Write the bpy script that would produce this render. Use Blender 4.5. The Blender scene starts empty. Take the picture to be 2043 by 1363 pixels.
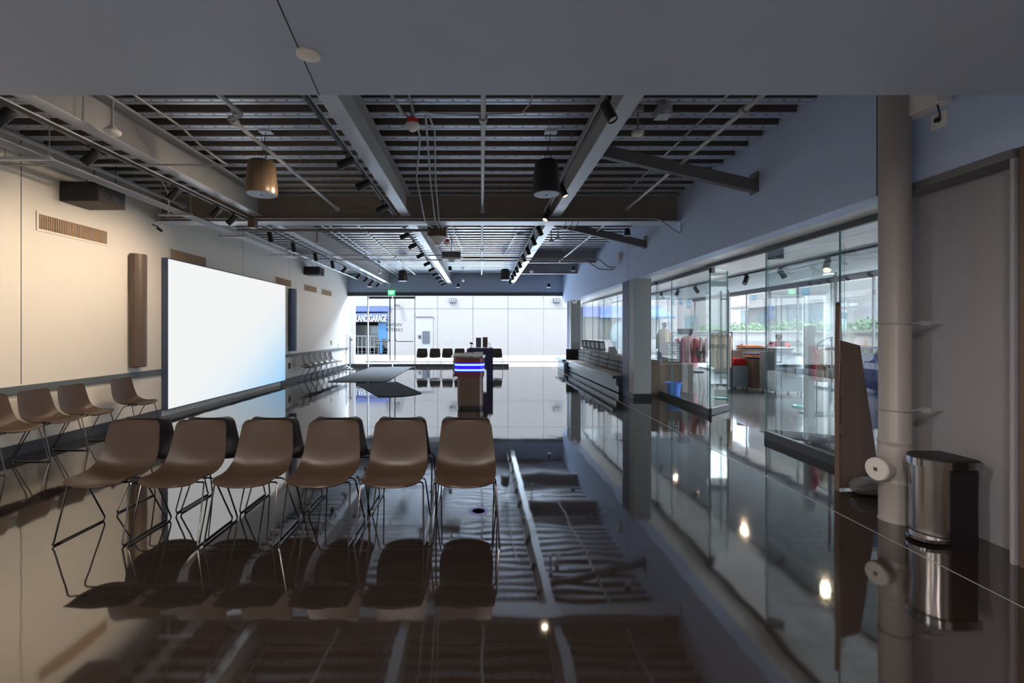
import bpy, math, random
from mathutils import Vector, Matrix, Euler
random.seed(7)
S = bpy.context.scene
COL = S.collection
PI = math.pi
# ------------------------------------------------------------------ camera, world, sun, exposure
F, VX, VY, H = 910.0, 960.0, 661.0, 1.55       # focal length in px, vanishing point, eye height
cam_d = bpy.data.cameras.new('camera'); cam = bpy.data.objects.new('camera', cam_d); COL.objects.link(cam)
cam.location = (0, 0, H); cam.rotation_euler = (PI/2, 0, 0)
cam_d.sensor_width = 36; cam_d.lens = F/2043*36
cam_d.shift_x = (1021.5-VX)/2043; cam_d.shift_y = -(681.5-VY)/2043
cam_d.clip_start = .05; cam_d.clip_end = 300
S.camera = cam
S.view_settings.view_transform = 'Standard'; S.view_settings.look = 'None'
S.view_settings.exposure = 0.58; S.view_settings.gamma = 1; S.view_settings.use_curve_mapping = False
try:
    S.cycles.transparent_max_bounces = 32
    S.cycles.max_bounces = 10; S.cycles.diffuse_bounces = 5; S.cycles.glossy_bounces = 6
    S.cycles.sample_clamp_indirect = 6
except Exception: pass
wd = bpy.data.worlds.new('sky'); S.world = wd; wd.use_nodes = True
bgn = wd.node_tree.nodes['Background']
bgn.inputs[0].default_value = (.62, .80, 1.0, 1); bgn.inputs[1].default_value = 6.5
def light(kind, name, loc, energy, color, rot=None, target=None, **kw):
    d = bpy.data.lights.new(name, kind); o = bpy.data.objects.new(name, d); COL.objects.link(o)
    o.location = loc; d.energy = energy; d.color = color
    if rot: o.rotation_euler = rot
    if target is not None:
        o.rotation_euler = (Vector(target)-Vector(loc)).to_track_quat('-Z', 'Y').to_euler()
    for k, v in kw.items(): setattr(d, k, v)
    return o
light('SUN', 'sun', (0, 0, 30), 5, (1, .95, .88), target=(16, 16, 0), angle=.01)
for nm, loc, tg, a, b in (('front_glass', (-1.1, 19.9, 1.6), (-1.1, 0, 1.6), 9.3, 3.1), ('shop_glass', (9.25, 11.8, 1.5), (0, 11.8, 1.5), 15, 2.9),
                          ('shop_far_glass', (6.5, 19.95, 1.5), (6.5, 0, 1.5), 5.2, 2.9)):
    o = light('AREA', nm, loc, 1, (1, 1, 1), target=tg, shape='RECTANGLE', size=a, size_y=b); o.data.cycles.is_portal = True
light('AREA', 'alley_sky_fill', (-1.2, 24.5, 8.5), 8500, (.72, .84, 1), target=(-1.2, 11, 0), shape='RECTANGLE', size=11, size_y=6)  # added area lamp standing in for sky above the alley
light('AREA', 'street_sky_fill', (20, 12, 7), 5500, (.85, .93, 1), target=(6, 11, 0), shape='RECTANGLE', size=14, size_y=5)  # added fill lamp in place of sky light from the street side
light('AREA', 'alley_pavement_fill', (-1.2, 23.4, .06), 1000, (.70, .84, 1), target=(-1.2, 20.9, 3.6), shape='RECTANGLE', size=10, size_y=4, spread=1.62)  # added up-facing lamp, mimics bounce off sunlit alley paving
light('AREA', 'street_pavement_fill', (11.5, 12, .06), 1300, (.97, .98, 1), target=(9.2, 12, 3.4), shape='RECTANGLE', size=15, size_y=3, spread=1.62)  # added lamp lifting the shop ceiling like bounce from street paving
for x, y in ((-3.6, .6), (-1.2, 1.6), (1.2, .6), (-3.0, -2.0), (1.0, -2.5)):
    light('AREA', 'soffit_fill', (x, y, 2.99), 44, (1, .89, .80), target=(x, y, 0), shape='DISK', size=.25)  # unseen fill lamps added behind the view, no fixtures in the soffit
WARM = (1, .77, .54)

def PX(px, d): return (px-VX)*d/F
def PZ(py, d): return H+(VY-py)*d/F
def DX(px, X): return X*F/(px-VX)
def DF(py): return H*F/(py-VY)

# ------------------------------------------------------------------ materials
M = {}
def mat(name, col, rough=.6, metal=0, emit=None, es=1, spec=.5, noise=None, bump=None, ior=None):
    m = bpy.data.materials.new(name); m.use_nodes = True; nt = m.node_tree; b = nt.nodes['Principled BSDF']
    c = tuple(col)+(1,)
    b.inputs['Base Color'].default_value = c; b.inputs['Roughness'].default_value = rough
    b.inputs['Metallic'].default_value = metal; b.inputs['Specular IOR Level'].default_value = spec
    if ior: b.inputs['IOR'].default_value = ior
    if emit: b.inputs['Emission Color'].default_value = tuple(emit)+(1,); b.inputs['Emission Strength'].default_value = es
    tc = nt.nodes.new('ShaderNodeTexCoord')
    if noise:      # (scale, amount)
        n = nt.nodes.new('ShaderNodeTexNoise'); n.inputs['Scale'].default_value = noise[0]; n.inputs['Detail'].default_value = 4
        nt.links.new(tc.outputs['Object'], n.inputs['Vector'])
        mx = nt.nodes.new('ShaderNodeMix'); mx.data_type = 'RGBA'
        mx.inputs[6].default_value = tuple(max(0, v*(1-noise[1])) for v in col)+(1,)
        mx.inputs[7].default_value = tuple(min(1, v*(1+noise[1])) for v in col)+(1,)
        nt.links.new(n.outputs['Fac'], mx.inputs[0]); nt.links.new(mx.outputs[2], b.inputs['Base Color'])
    if bump:       # (scale, strength)
        n = nt.nodes.new('ShaderNodeTexNoise'); n.inputs['Scale'].default_value = bump[0]; n.inputs['Detail'].default_value = 3
        nt.links.new(tc.outputs['Object'], n.inputs['Vector'])
        bp = nt.nodes.new('ShaderNodeBump'); bp.inputs['Strength'].default_value = bump[1]; bp.inputs['Distance'].default_value = .01
        nt.links.new(n.outputs['Fac'], bp.inputs['Height']); nt.links.new(bp.outputs[0], b.inputs['Normal'])
    M[name] = m; return m
def N(nt, t, **kw):
    n = nt.nodes.new(t)
    for k, v in kw.items():
        if k.startswith('i_'): n.inputs[int(k[2:])].default_value = v
        else: setattr(n, k, v)
    return n
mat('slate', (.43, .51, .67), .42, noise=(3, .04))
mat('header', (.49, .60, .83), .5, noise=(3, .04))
mat('whitewall', (.70, .68, .64), .6, noise=(2, .02))
mat('steel', (.36, .36, .37), .5, noise=(6, .1))
mat('web_dark', (.24, .205, .18), .6, noise=(6, .15))
mat('galv', (.62, .66, .72), .40, .5, noise=(30, .15))
mat('strut_gray', (.15, .15, .165), .55)
mat('pipe_gray', (.42, .43, .45), .4, .2)
mat('black', (.012, .012, .014), .45)
mat('black_soft', (.02, .02, .022), .7)
mat('rail_dark', (.055, .062, .072), .35)
mat('wallrail', (.10, .125, .14), .45)
mat('leather', (.050, .030, .019), .4, spec=.5, noise=(60, .12), bump=(400, .08))
mat('chrome', (.6, .6, .62), .12, 1)
mat('wire', (.16, .15, .15), .2, 1)
mat('steel_brushed', (.55, .52, .5), .22, 1)
mat('white', (.8, .8, .8), .5)
mat('white_plastic', (.75, .72, .70), .4)
mat('offwhite_ceiling', (.82, .82, .81), .45, noise=(2, .06))
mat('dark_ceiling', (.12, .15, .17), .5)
mat('brown_panel', (.13, .085, .055), .4)
mat('cardboard', (.15, .10, .08), .7, noise=(80, .25))
mat('niche', (.33, .32, .35), .55, noise=(4, .05))
mat('colgray', (.30, .31, .30), .5)
mat('colblue', (.06, .09, .16), .5)
mat('pipe_white', (.36, .33, .32), .38)
mat('cushion', (.085, .085, .085), .65, noise=(200, .15))
mat('bench_metal', (.11, .15, .17), .3, .3)
mat('seat_top', (.28, .22, .18), .5)
mat('navy', (.018, .014, .075), .4)
mat('kiosk_brown', (.16, .11, .085), .32, .3)
mat('kiosk_red', (.20, .035, .06), .3)
mat('rug', (.030, .030, .038), .9, noise=(150, .4))
mat('red', (.65, .03, .03), .6)
mat('redfab', (.45, .03, .05), .8)
mat('pinkfab', (.75, .45, .48), .8)
mat('tanfab', (.50, .37, .25), .85, noise=(20, .1))
mat('bluefab', (.025, .09, .6), .75)
mat('bluefab2', (.10, .13, .42), .75)
mat('blueplastic', (.06, .22, .72), .35)
mat('teal', (.15, .6, .55), .3)
mat('graycab', (.20, .23, .25), .45)
mat('orange', (.7, .2, .05), .7)
mat('greenleaf', (.06, .12, .04), .7, noise=(5, .5))
mat('extwhite', (.175, .165, .16), .7)
mat('extgray', (.030, .034, .044), .6)
mat('whitebld', (.172, .155, .147), .8, noise=(1.5, .03))
mat('concrete', (.20, .19, .185), .85, noise=(3, .08))
mat('awning', (.045, .06, .16), .8)
mat('awning_dark', (.03, .035, .045), .7)
mat('garage_int', (.06, .055, .045), .8)
mat('sheetblue', (.012, .07, .15), .5)
mat('winglass_ext', (.10, .13, .14), .15)
mat('blueshut', (.07, .13, .18), .6)
mat('umbrella', (.035, .07, .11), .8)
mat('vanwhite', (.22, .22, .2), .35)
mat('brass', (.5, .35, .15), .4, .5)
mat('led', (.1, .4, 1), .4, emit=(.12, .42, 1), es=3.2)
mat('ledglow', (.03, .02, .5), .4, emit=(.02, .0, .75), es=.75)
mat('exitgreen', (0, .4, .12), .5, emit=(0, .62, .16), es=1.0)
mat('exitletters', (.8, 1, .8), .5, emit=(.65, 1, .75), es=1.2)
mat('lamp_on', (1, .9, .7), .4, emit=(1, .82, .55), es=5)
mat('grille_blue', (.42, .52, .68), .5)
mat('speaker_brown', (.15, .105, .07), .32, .2)
mat('speaker_dark', (.045, .032, .028), .6, bump=(150, .3))
mat('column_brown', (.10, .072, .055), .4)
mat('woofer', (.035, .035, .05), .5)
mat('speaker_black', (.022, .022, .026), .35)
mat('lavender', (.50, .45, .95), .35)
mat('lettering', (.03, .03, .035), .5)
mat('lettering_white', (.4, .4, .39), .6)
mat('groove', (.03, .03, .035), .8)
mat('skin', (.5, .32, .24), .6)

# brick
def brick():
    m = mat('brick', (.42, .25, .18), .85); nt = m.node_tree; b = nt.nodes['Principled BSDF']
    t = N(nt, 'ShaderNodeTexBrick'); t.inputs['Scale'].default_value = 5
    t.inputs['Color1'].default_value = (.17, .115, .09, 1); t.inputs['Color2'].default_value = (.13, .085, .065, 1); t.inputs['Mortar'].default_value = (.2, .19, .17, 1)
    tc = N(nt, 'ShaderNodeTexCoord'); mp = N(nt, 'ShaderNodeMapping'); mp.inputs['Rotation'].default_value = (PI/2, 0, PI/2)
    nt.links.new(tc.outputs['Object'], mp.inputs[0]); nt.links.new(mp.outputs[0], t.inputs[0]); nt.links.new(t.outputs[0], b.inputs['Base Color'])
brick()
# glass
def glassmat(name, tint, refl=1.0):
    m = bpy.data.materials.new(name); m.use_nodes = True; nt = m.node_tree; nt.nodes.clear()
    out = N(nt, 'ShaderNodeOutputMaterial'); tr = N(nt, 'ShaderNodeBsdfTransparent'); tr.inputs[0].default_value = tuple(tint)+(1,)
    gl = N(nt, 'ShaderNodeBsdfGlossy'); gl.inputs['Roughness'].default_value = 0.0; gl.inputs[0].default_value = (.9, .95, .95, 1)
    fr = N(nt, 'ShaderNodeFresnel'); fr.inputs[0].default_value = 1.45
    mu = N(nt, 'ShaderNodeMath', operation='MULTIPLY'); mu.inputs[1].default_value = refl
    mx = N(nt, 'ShaderNodeMixShader')
    nt.links.new(fr.outputs[0], mu.inputs[0]); nt.links.new(mu.outputs[0], mx.inputs[0])
    nt.links.new(tr.outputs[0], mx.inputs[1]); nt.links.new(gl.outputs[0], mx.inputs[2]); nt.links.new(mx.outputs[0], out.inputs[0])
    M[name] = m
glassmat('glass', (.988, .992, .99), .4)
glassmat('glass_green', (.95, .975, .968), .6)
def glassedge():
    mat('glass_edge', (.10, .26, .26), .15, 0)
glassedge()
# polished floor
def floormat():
    m = mat('floor', (.012, .0095, .009), .035, ior=3.15); nt = m.node_tree; b = nt.nodes['Principled BSDF']
    tc = N(nt, 'ShaderNodeTexCoord')
    n1 = N(nt, 'ShaderNodeTexNoise'); n1.inputs['Scale'].default_value = 2.2; n1.inputs['Detail'].default_value = 1
    n2 = N(nt, 'ShaderNodeTexVoronoi'); n2.inputs['Scale'].default_value = 120
    nt.links.new(tc.outputs['Object'], n1.inputs[0]); nt.links.new(tc.outputs['Object'], n2.inputs[0])
    bp = N(nt, 'ShaderNodeBump'); bp.inputs['Strength'].default_value = .085; bp.inputs['Distance'].default_value = .02
    nt.links.new(n1.outputs[0], bp.inputs['Height']); nt.links.new(bp.outputs[0], b.inputs['Normal'])
    cr = N(nt, 'ShaderNodeValToRGB'); cr.color_ramp.elements[0].position = .04; cr.color_ramp.elements[1].position = .10
    cr.color_ramp.elements[0].color = (.16, .14, .13, 1); cr.color_ramp.elements[1].color = (.020, .014, .0115, 1)
    nt.links.new(n2.outputs['Distance'], cr.inputs[0])
    nt.links.new(cr.outputs[0], b.inputs['Base Color'])
    n3 = N(nt, 'ShaderNodeTexNoise'); n3.inputs['Scale'].default_value = 1.1; n3.inputs['Detail'].default_value = 6
    nt.links.new(tc.outputs['Object'], n3.inputs[0])
    mr = N(nt, 'ShaderNodeMapRange'); mr.inputs[1].default_value = .35; mr.inputs[2].default_value = .75; mr.inputs[3].default_value = .03; mr.inputs[4].default_value = .075
    nt.links.new(n3.outputs[0], mr.inputs[0]); nt.links.new(mr.outputs[0], b.inputs['Roughness'])
floormat()
mat('floor_gray', (.16, .16, .16), .10, ior=1.9, noise=(1.5, .2))
# deck with punched slots along each rib
def deckmat():
    m = mat('deck', (.3, .29, .29), .38, .65); nt = m.node_tree; b = nt.nodes['Principled BSDF']
    g = N(nt, 'ShaderNodeNewGeometry'); sp = N(nt, 'ShaderNodeSeparateXYZ'); nt.links.new(g.outputs['Position'], sp.inputs[0])
    def mth(op, a, bv): 
        n = N(nt, 'ShaderNodeMath', operation=op)
        for i, v in enumerate((a, bv)):
            if isinstance(v, (int, float)): n.inputs[i].default_value = v
            else: nt.links.new(v, n.inputs[i])
        return n.outputs[0]
    fx = mth('LESS_THAN', mth('FRACT', mth('DIVIDE', sp.outputs[0], .16), 0), .22)
    fy = mth('FRACT', mth('DIVIDE', mth('SUBTRACT', sp.outputs[1], 2.0), .3125), 0)
    a = mth('MULTIPLY', mth('GREATER_THAN', fy, .06), mth('LESS_THAN', fy, .12))
    mask = mth('MULTIPLY', mth('MULTIPLY', fx, a), mth('LESS_THAN', sp.outputs[2], 4.003))
    mx = N(nt, 'ShaderNodeMix', data_type='RGBA'); mx.inputs[6].default_value = (.62, .66, .74, 1); mx.inputs[7].default_value = (.02, .02, .02, 1)
    nt.links.new(mask, mx.inputs[0])
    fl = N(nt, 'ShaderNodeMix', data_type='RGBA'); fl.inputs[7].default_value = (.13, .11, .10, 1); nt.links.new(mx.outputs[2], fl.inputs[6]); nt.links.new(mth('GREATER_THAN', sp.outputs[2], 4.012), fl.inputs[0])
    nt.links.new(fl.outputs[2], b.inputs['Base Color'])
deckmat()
# screen picture: white fading to pale blue in the lower far corner (what the display shows)
def screenmat():
    m = bpy.data.materials.new('screen'); m.use_nodes = True; nt = m.node_tree; nt.nodes.clear()
    out = N(nt, 'ShaderNodeOutputMaterial'); em = N(nt, 'ShaderNodeEmission'); em.inputs[1].default_value = .655
    g = N(nt, 'ShaderNodeTexCoord'); sp = N(nt, 'ShaderNodeSeparateXYZ'); nt.links.new(g.outputs['Generated'], sp.inputs[0])
    a = N(nt, 'ShaderNodeMath', operation='MULTIPLY_ADD'); a.inputs[1].default_value = .75; nt.links.new(sp.outputs[1], a.inputs[0])
    c = N(nt, 'ShaderNodeMath', operation='MULTIPLY'); c.inputs[1].default_value = -.75; nt.links.new(sp.outputs[2], c.inputs[0]); nt.links.new(c.outputs[0], a.inputs[2])
    cr = N(nt, 'ShaderNodeValToRGB')
    e = cr.color_ramp.elements; e[0].position = 0; e[0].color = (.92, .93, .93, 1); e[1].position = .75; e[1].color = (.34, .66, 1, 1)
    x = cr.color_ramp.elements.new(.25); x.color = (.80, .90, .96, 1)
    nt.links.new(a.outputs[0], cr.inputs[0]); nt.links.new(cr.outputs[0], em.inputs[0]); nt.links.new(em.outputs[0], out.inputs[0])
    M['screen'] = m
screenmat()

# ------------------------------------------------------------------ mesh builder
ORIG = {}
class MB:
    def __init__(s): s.v = []; s.f = []
    def add(s, vs, fs):
        o = len(s.v); s.v += [tuple(v) for v in vs]; s.f += [tuple(i+o for i in f) for f in fs]; return s
    def box(s, x0, x1, y0, y1, z0, z1, bev=0):
        if x0 > x1: x0, x1 = x1, x0
        if y0 > y1: y0, y1 = y1, y0
        if z0 > z1: z0, z1 = z1, z0
        if bev <= 0:
            vs = [(x, y, z) for z in (z0, z1) for y in (y0, y1) for x in (x0, x1)]
            return s.add(vs, [(0, 2, 3, 1), (4, 5, 7, 6), (0, 1, 5, 4), (2, 6, 7, 3), (0, 4, 6, 2), (1, 3, 7, 5)])
        b = min(bev, (x1-x0)*.45, (y1-y0)*.45, (z1-z0)*.45)
        rings = []
        for z, i in ((z0, b), (z0+b, 0), (z1-b, 0), (z1, b)):
            c = b*.3
            if i: X0, X1, Y0, Y1 = x0+i, x1-i, y0+i, y1-i
            else: X0, X1, Y0, Y1 = x0, x1, y0, y1
            rings.append([(X0+b-c, Y0, z), (X1-b+c, Y0, z), (X1, Y0+b-c, z), (X1, Y1-b+c, z), (X1-b+c, Y1, z), (X0+b-c, Y1, z), (X0, Y1-b+c, z), (X0, Y0+b-c, z)])
        return s.rings(rings)
    def rings(s, rings, closed=False, cap=True):
        n = len(rings[0]); vs = [p for r in rings for p in r]; fs = []
        m = len(rings)
        for i in range(m if closed else m-1):
            for j in range(n):
                a = i*n+j; b = i*n+(j+1) % n; c = ((i+1) % m)*n+(j+1) % n; d = ((i+1) % m)*n+j
                fs.append((a, b, c, d))
        if cap and not closed:
            fs.append(tuple(range(n))[::-1]); fs.append(tuple((m-1)*n+j for j in range(n)))
        return s.add(vs, fs)
    def obox(s, c, size, ax=(1, 0, 0), up=(0, 0, 1)):
        X = Vector(ax).normalized(); Z = Vector(up); Y = Z.cross(X).normalized(); Z = X.cross(Y); c = Vector(c)
        vs = [c+X*(i*size[0]/2)+Y*(j*size[1]/2)+Z*(k*size[2]/2) for k in (-1, 1) for j in (-1, 1) for i in (-1, 1)]
        return s.add(vs, [(0, 2, 3, 1), (4, 5, 7, 6), (0, 1, 5, 4), (2, 6, 7, 3), (0, 4, 6, 2), (1, 3, 7, 5)])
    def tube(s, pts, r, n=8, closed=False, cap=True):
        P = [Vector(p) for p in pts]; m = len(P)
        if isinstance(r, (int, float)): r = [r]*m
        rings = []; prev = None
        for i in range(m):
            if closed: t = (P[(i+1) % m]-P[i-1])
            else: t = P[min(i+1, m-1)]-P[max(i-1, 0)]
            t.normalize()
            if prev is None:
                a = Vector((0, 0, 1)) if abs(t.z) < .9 else Vector((1, 0, 0))
                u = t.cross(a).normalized()
            else:
                u = prev-t*prev.dot(t); u.normalize()
            w = t.cross(u); prev = u
            rings.append([P[i]+(u*math.cos(2*PI*j/n)+w*math.sin(2*PI*j/n))*r[i] for j in range(n)])
        return s.rings(rings, closed, cap)
    def cyl(s, a, b, r0, r1=None, n=16): return s.tube([a, b], [r0, r0 if r1 is None else r1], n)
    def lathe(s, c, prof, n=24, axis=(0, 0, 1)):
        A = Vector(axis).normalized(); a = Vector((1, 0, 0)) if abs(A.x) < .9 else Vector((0, 1, 0))
        u = A.cross(a).normalized(); w = A.cross(u); c = Vector(c)
        return s.rings([[c+A*z+(u*math.cos(2*PI*j/n)+w*math.sin(2*PI*j/n))*max(r, 1e-4) for j in range(n)] for r, z in prof])
    def prism(s, pts, off):       # planar polygon (3d pts) extruded by vector
        n = len(pts); o = Vector(off); vs = [Vector(p) for p in pts]+[Vector(p)+o for p in pts]
        fs = [tuple(range(n))[::-1], tuple(range(n, 2*n))]+[(i, (i+1) % n, n+(i+1) % n, n+i) for i in range(n)]
        return s.add(vs, fs)
    def build(s, name, material, parent=None, smooth=True):
        v = s.v
        if parent is not None: org = ORIG[parent.name]
        else:
            xs = [p[0] for p in v]; ys = [p[1] for p in v]; zs = [p[2] for p in v]
            org = Vector(((min(xs)+max(xs))/2, (min(ys)+max(ys))/2, min(zs)))
        me = bpy.data.meshes.new(name); me.from_pydata([(p[0]-org.x, p[1]-org.y, p[2]-org.z) for p in v], [], s.f)
        me.update()
        import bmesh
        bm = bmesh.new(); bm.from_mesh(me); bmesh.ops.recalc_face_normals(bm, faces=bm.faces); bm.to_mesh(me); bm.free()
        if smooth:
            me.polygons.foreach_set('use_smooth', [True]*len(me.polygons)); me.set_sharp_from_angle(angle=math.radians(35))
        me.materials.append(M[material]); o = bpy.data.objects.new(name, me); COL.objects.link(o)
        if parent is not None: o.parent = parent
        else: o.location = org
        ORIG[o.name] = org
        return o
def tag(o, label, cat, group=None, kind=None):
    o['label'] = label; o['category'] = cat
    if group: o['group'] = group
    if kind: o['kind'] = kind
    return o
def thing(name, label, cat, loc=(0, 0, 0), group=None):
    o = bpy.data.objects.new(name, None); COL.objects.link(o); o.location = loc; o.empty_display_size = .1
    ORIG[o.name] = Vector(loc); return tag(o, label, cat, group)
def struct(mb, name, m, smooth=False):
    o = mb.build(name, m, None, smooth); o['kind'] = 'structure'; return o
def B(*a, **k): return MB().box(*a, **k)
def dup(root, loc, rotz=0, label=None, group=None):
    def cp(o, par):
        c = o.copy(); COL.objects.link(c); c.parent = par; ORIG[c.name] = ORIG.get(o.name, Vector())
        for g in list(o.children): cp(g, c)
        return c
    r = cp(root, None); r.location = loc; r.rotation_euler = (0, 0, rotz)
    if label: r['label'] = label
    if group: r['group'] = group
    return r
ORDN = ['first', 'second', 'third', 'fourth', 'fifth', 'sixth', 'seventh', 'eighth', 'ninth', 'tenth', 'eleventh', 'twelfth', 'thirteenth', 'fourteenth', 'fifteenth']
def text_mesh(name, s, size, m, parent, mat_world, depth=.004, squash=1, bold=0):
    cu = bpy.data.curves.new(name, 'FONT'); cu.body = s; cu.size = size; cu.extrude = depth/2; cu.align_x = 'CENTER'; cu.align_y = 'CENTER'; cu.offset = bold
    to = bpy.data.objects.new(name+'_tmp', cu); COL.objects.link(to)
    dg = bpy.context.evaluated_depsgraph_get(); dg.update()
    me = bpy.data.meshes.new_from_object(to.evaluated_get(dg)); bpy.data.objects.remove(to); bpy.data.curves.remove(cu)
    me.transform(mat_world @ Matrix.Diagonal((squash, 1, 1, 1)))
    org = ORIG[parent.name] if parent else Vector((0, 0, 0))
    me.transform(Matrix.Translation(-org)); me.materials.clear(); me.materials.append(M[m])
    o = bpy.data.objects.new(name, me); COL.objects.link(o)
    if parent: o.parent = parent
    ORIG[o.name] = org
    return o
def face_minus_y(x, y, z): return Matrix.Translation((x, y, z)) @ Matrix.Rotation(PI/2, 4, 'X')           # readable looking +Y
def face_plus_y(x, y, z): return Matrix.Translation((x, y, z)) @ Matrix.Rotation(PI, 4, 'Z') @ Matrix.Rotation(PI/2, 4, 'X')

# ------------------------------------------------------------------ setting
XL, XR, YG, ZC = -5.8, 3.54, 19.8, 4.0
XO = 9.2                       # outer shop glazing
struct(B(XL-.3, 4.35, -7, YG+.25, -.3, 0).box(4.35, XO+.3, -7, 3.9, -.3, 0), 'floor', 'floor')
struct(B(4.35, XO+.3, 3.9, YG+.25, -.3, 0), 'floor_shop', 'floor_gray')
struct(B(-60, 60, YG+.25, 60, -.3, -.01).box(XO+.3, 60, -7, YG+.25, -.3, -.01).box(-60, XL-.3, YG-.5, YG+.25, -.3, -.01), 'ground', 'concrete')
struct(B(XL-.3, XL, -7, YG+.1, 0, 4.3), 'wall_left', 'whitewall')
for i, d in enumerate((5.75, 11.1, 13.77)):
    struct(B(XL-.01, XL+.002, d-.004, d+.004, .88, 4.0), 'trim_%d' % (i+1), 'groove')
# corrugated deck
mb = MB(); p = .3125; prof = []
n = int((YG-2.0)/p)
y = 2.0
for i in range(n):
    for dy, z in ((0, 4.0), (.055, 4.0), (.057, 4.018), (.073, 4.018), (.075, 4.0), (.115, 4.0), (.135, 4.085), (.285, 4.085)):
        prof.append((y+dy, z))
    y += p
prof.append((YG+.1, 4.0)); prof.append((YG+.1, 4.3)); prof.append((2.0, 4.3))
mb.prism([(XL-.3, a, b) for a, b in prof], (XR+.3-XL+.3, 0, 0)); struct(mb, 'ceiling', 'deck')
# low soffit over the camera with its drop face
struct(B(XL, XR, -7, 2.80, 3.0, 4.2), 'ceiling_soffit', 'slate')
a = Vector((-1.035+.0, 1.2, 2.999)); 
x0, d0 = PX(637, 2.80), 2.80
x1, d1 = PX(553, (3.0-H)*F/(VY-0)), (3.0-H)*F/VY
dx = (x0-x1)/(d0-d1)
mb = MB(); mb.prism([(x0-.003, 2.80, 2.998), (x0+.003, 2.80, 2.998), (x0+.003-dx*3, -.2, 2.998), (x0-.003-dx*3, -.2, 2.998)], (0, 0, .004))
struct(mb, 'trim_4', 'groove')
# right-hand header wall
struct(B(XR, XR+.25, -7, YG+.1, 2.76, 4.3), 'wall_right', 'header')
for i, px in enumerate((1750, 1252)):
    d = DX(px, XR); struct(B(XR-.002, XR+.01, d-.005, d+.005, 2.76, 4.0), 'trim_%d' % (i+5), 'groove')
# near right niche wall with its return and the door jamb
struct(B(3.74, 3.95, 3.05, 4.25, 0, 2.76), 'wall_niche', 'niche')
struct(B(3.53, 3.60, 3.02, 3.045, 0, 2.70), 'trim_7', 'niche')
struct(B(3.60, 4.0, -7, 3.045, 0, 2.76), 'wall_right_near', 'brown_panel')
struct(B(3.52, 3.95, 3.02, 3.9, 2.70, 2.76), 'trim_8', 'strut_gray')
struct(B(XR, XR+.2, -7, 3.0, 0, 2.76), 'wall_right_rear', 'brown_panel')
struct(B(XL, XR, -7.2, -7, 0, 3), 'wall_rear', 'whitewall')
# shop ceiling: pale strip next to the header, darker raised part beyond
struct(B(XR+.25, 5.5, 3.9, YG, 2.76, 3.0), 'ceiling_shop_inner', 'offwhite_ceiling')
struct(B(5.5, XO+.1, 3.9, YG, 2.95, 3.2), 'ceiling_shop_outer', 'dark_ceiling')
struct(B(3.95, XO, 3.9, 4.25, 0, 3.2), 'wall_shop_near', 'niche')
struct(B(XR, 11, -7, YG+.2, 4.3, 4.4).box(XL-.3, XR, 2, YG+.2, 4.31, 4.4), 'roof', 'steel')
struct(B(XO, 10.4, 3.5, YG+.5, 2.95, 3.1), 'ceiling_canopy', 'whitebld')
# floor joints
struct(B(3.035, 3.043, -1, YG-.2, 0, .0015), 'trim_9', 'pipe_gray')
struct(B(XL, 3.4, 7.395, 7.4, 0, .001), 'trim_10', 'strut_gray')
# baseboard and chair rail
struct(B(XL, XL+.02, -7, 8.25, 0, .14).box(XL, XL+.02, 13.2, YG, 0, .14), 'baseboard_left', 'rail_dark')
struct(B(XL, XL+.03, -7, 8.25, .765, .865).box(XL, XL+.03, 13.2, YG, .765, .865), 'trim_11', 'wallrail')
# far glass front: header band, wall above, sill rail
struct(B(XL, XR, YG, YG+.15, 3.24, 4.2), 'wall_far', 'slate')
struct(B(XL, XR, YG-.03, YG+.12, 3.08, 3.24), 'trim_12', 'rail_dark')
struct(B(XL, PX(733, YG), YG, YG+.08, 0, .13).box(PX(829, YG), PX(1015, YG), YG, YG+.08, 0, .13), 'trim_13', 'rail_dark')
gx = [XL+.05] + [PX(q, YG) for q in (733,)] ; wn = 1
def pane(x0, x1, z0, z1, m='glass'):
    global wn
    o = struct(B(x0+.006, x1-.006, YG+.03, YG+.042, z0, z1), 'window_%d' % wn, m); wn += 1; return o
pane(XL+.03, PX(733, YG), .13, 3.08)
ed = [829, 873, 943.5, 1013.6, 1084, 1126]
for i in range(5):
    pane(PX(ed[i], YG), PX(ed[i+1], YG), .13 if i < 3 else 0.01, 3.08)
for i, q in enumerate(ed[1:5]):
    x = PX(q, YG); struct(B(x-.008, x+.008, YG+.01, YG+.06, .0, 3.08), 'trim_%d' % (14+i), 'pipe_gray')
# two-leaf glass entrance
for k, (q0, q1) in enumerate(((736, 782), (784, 828))):
    x0, x1 = PX(q0, YG), PX(q1, YG)
    t = thing('glass_door', 'glass entrance door leaf with black pull bar, %s leaf under the exit sign' % ('left' if k == 0 else 'right'), 'door', ((x0+x1)/2, YG+.03, 0))
    B(x0, x1, YG+.0, YG+.06, 2.96, 3.06).build('top_rail', 'rail_dark', t); B(x0, x1, YG, YG+.06, .01, .13).build('bottom_rail', 'rail_dark', t)
    B(x0+.004, x1-.004, YG+.024, YG+.036, .13, 2.96).build('pane', 'glass', t)
    hx = PX(778.5 if k == 0 else 788.5, YG); ex = PX(743 if k == 0 else 824, YG); zb = PZ(681, YG); s_ = -1 if k == 0 else 1
    h = MB(); h.tube([(hx, YG-.06, 2.98), (hx, YG-.06, zb+.12), (hx+s_*.03, YG-.06, zb+.03), (hx+s_*.12, YG-.06, zb), (ex, YG-.06, zb)], .024)
    h.cyl((hx, YG-.05, zb+.15), (hx, YG-.05, .28), .02).cyl((ex, YG-.06, zb), (ex, YG+.03, zb), .018).cyl((hx, YG-.05, .3), (hx, YG+.02, .3), .015)
    h.build('pull_bar', 'black', t)
    if k == 0: DOORL = t
    else: DOORR = t
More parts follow.
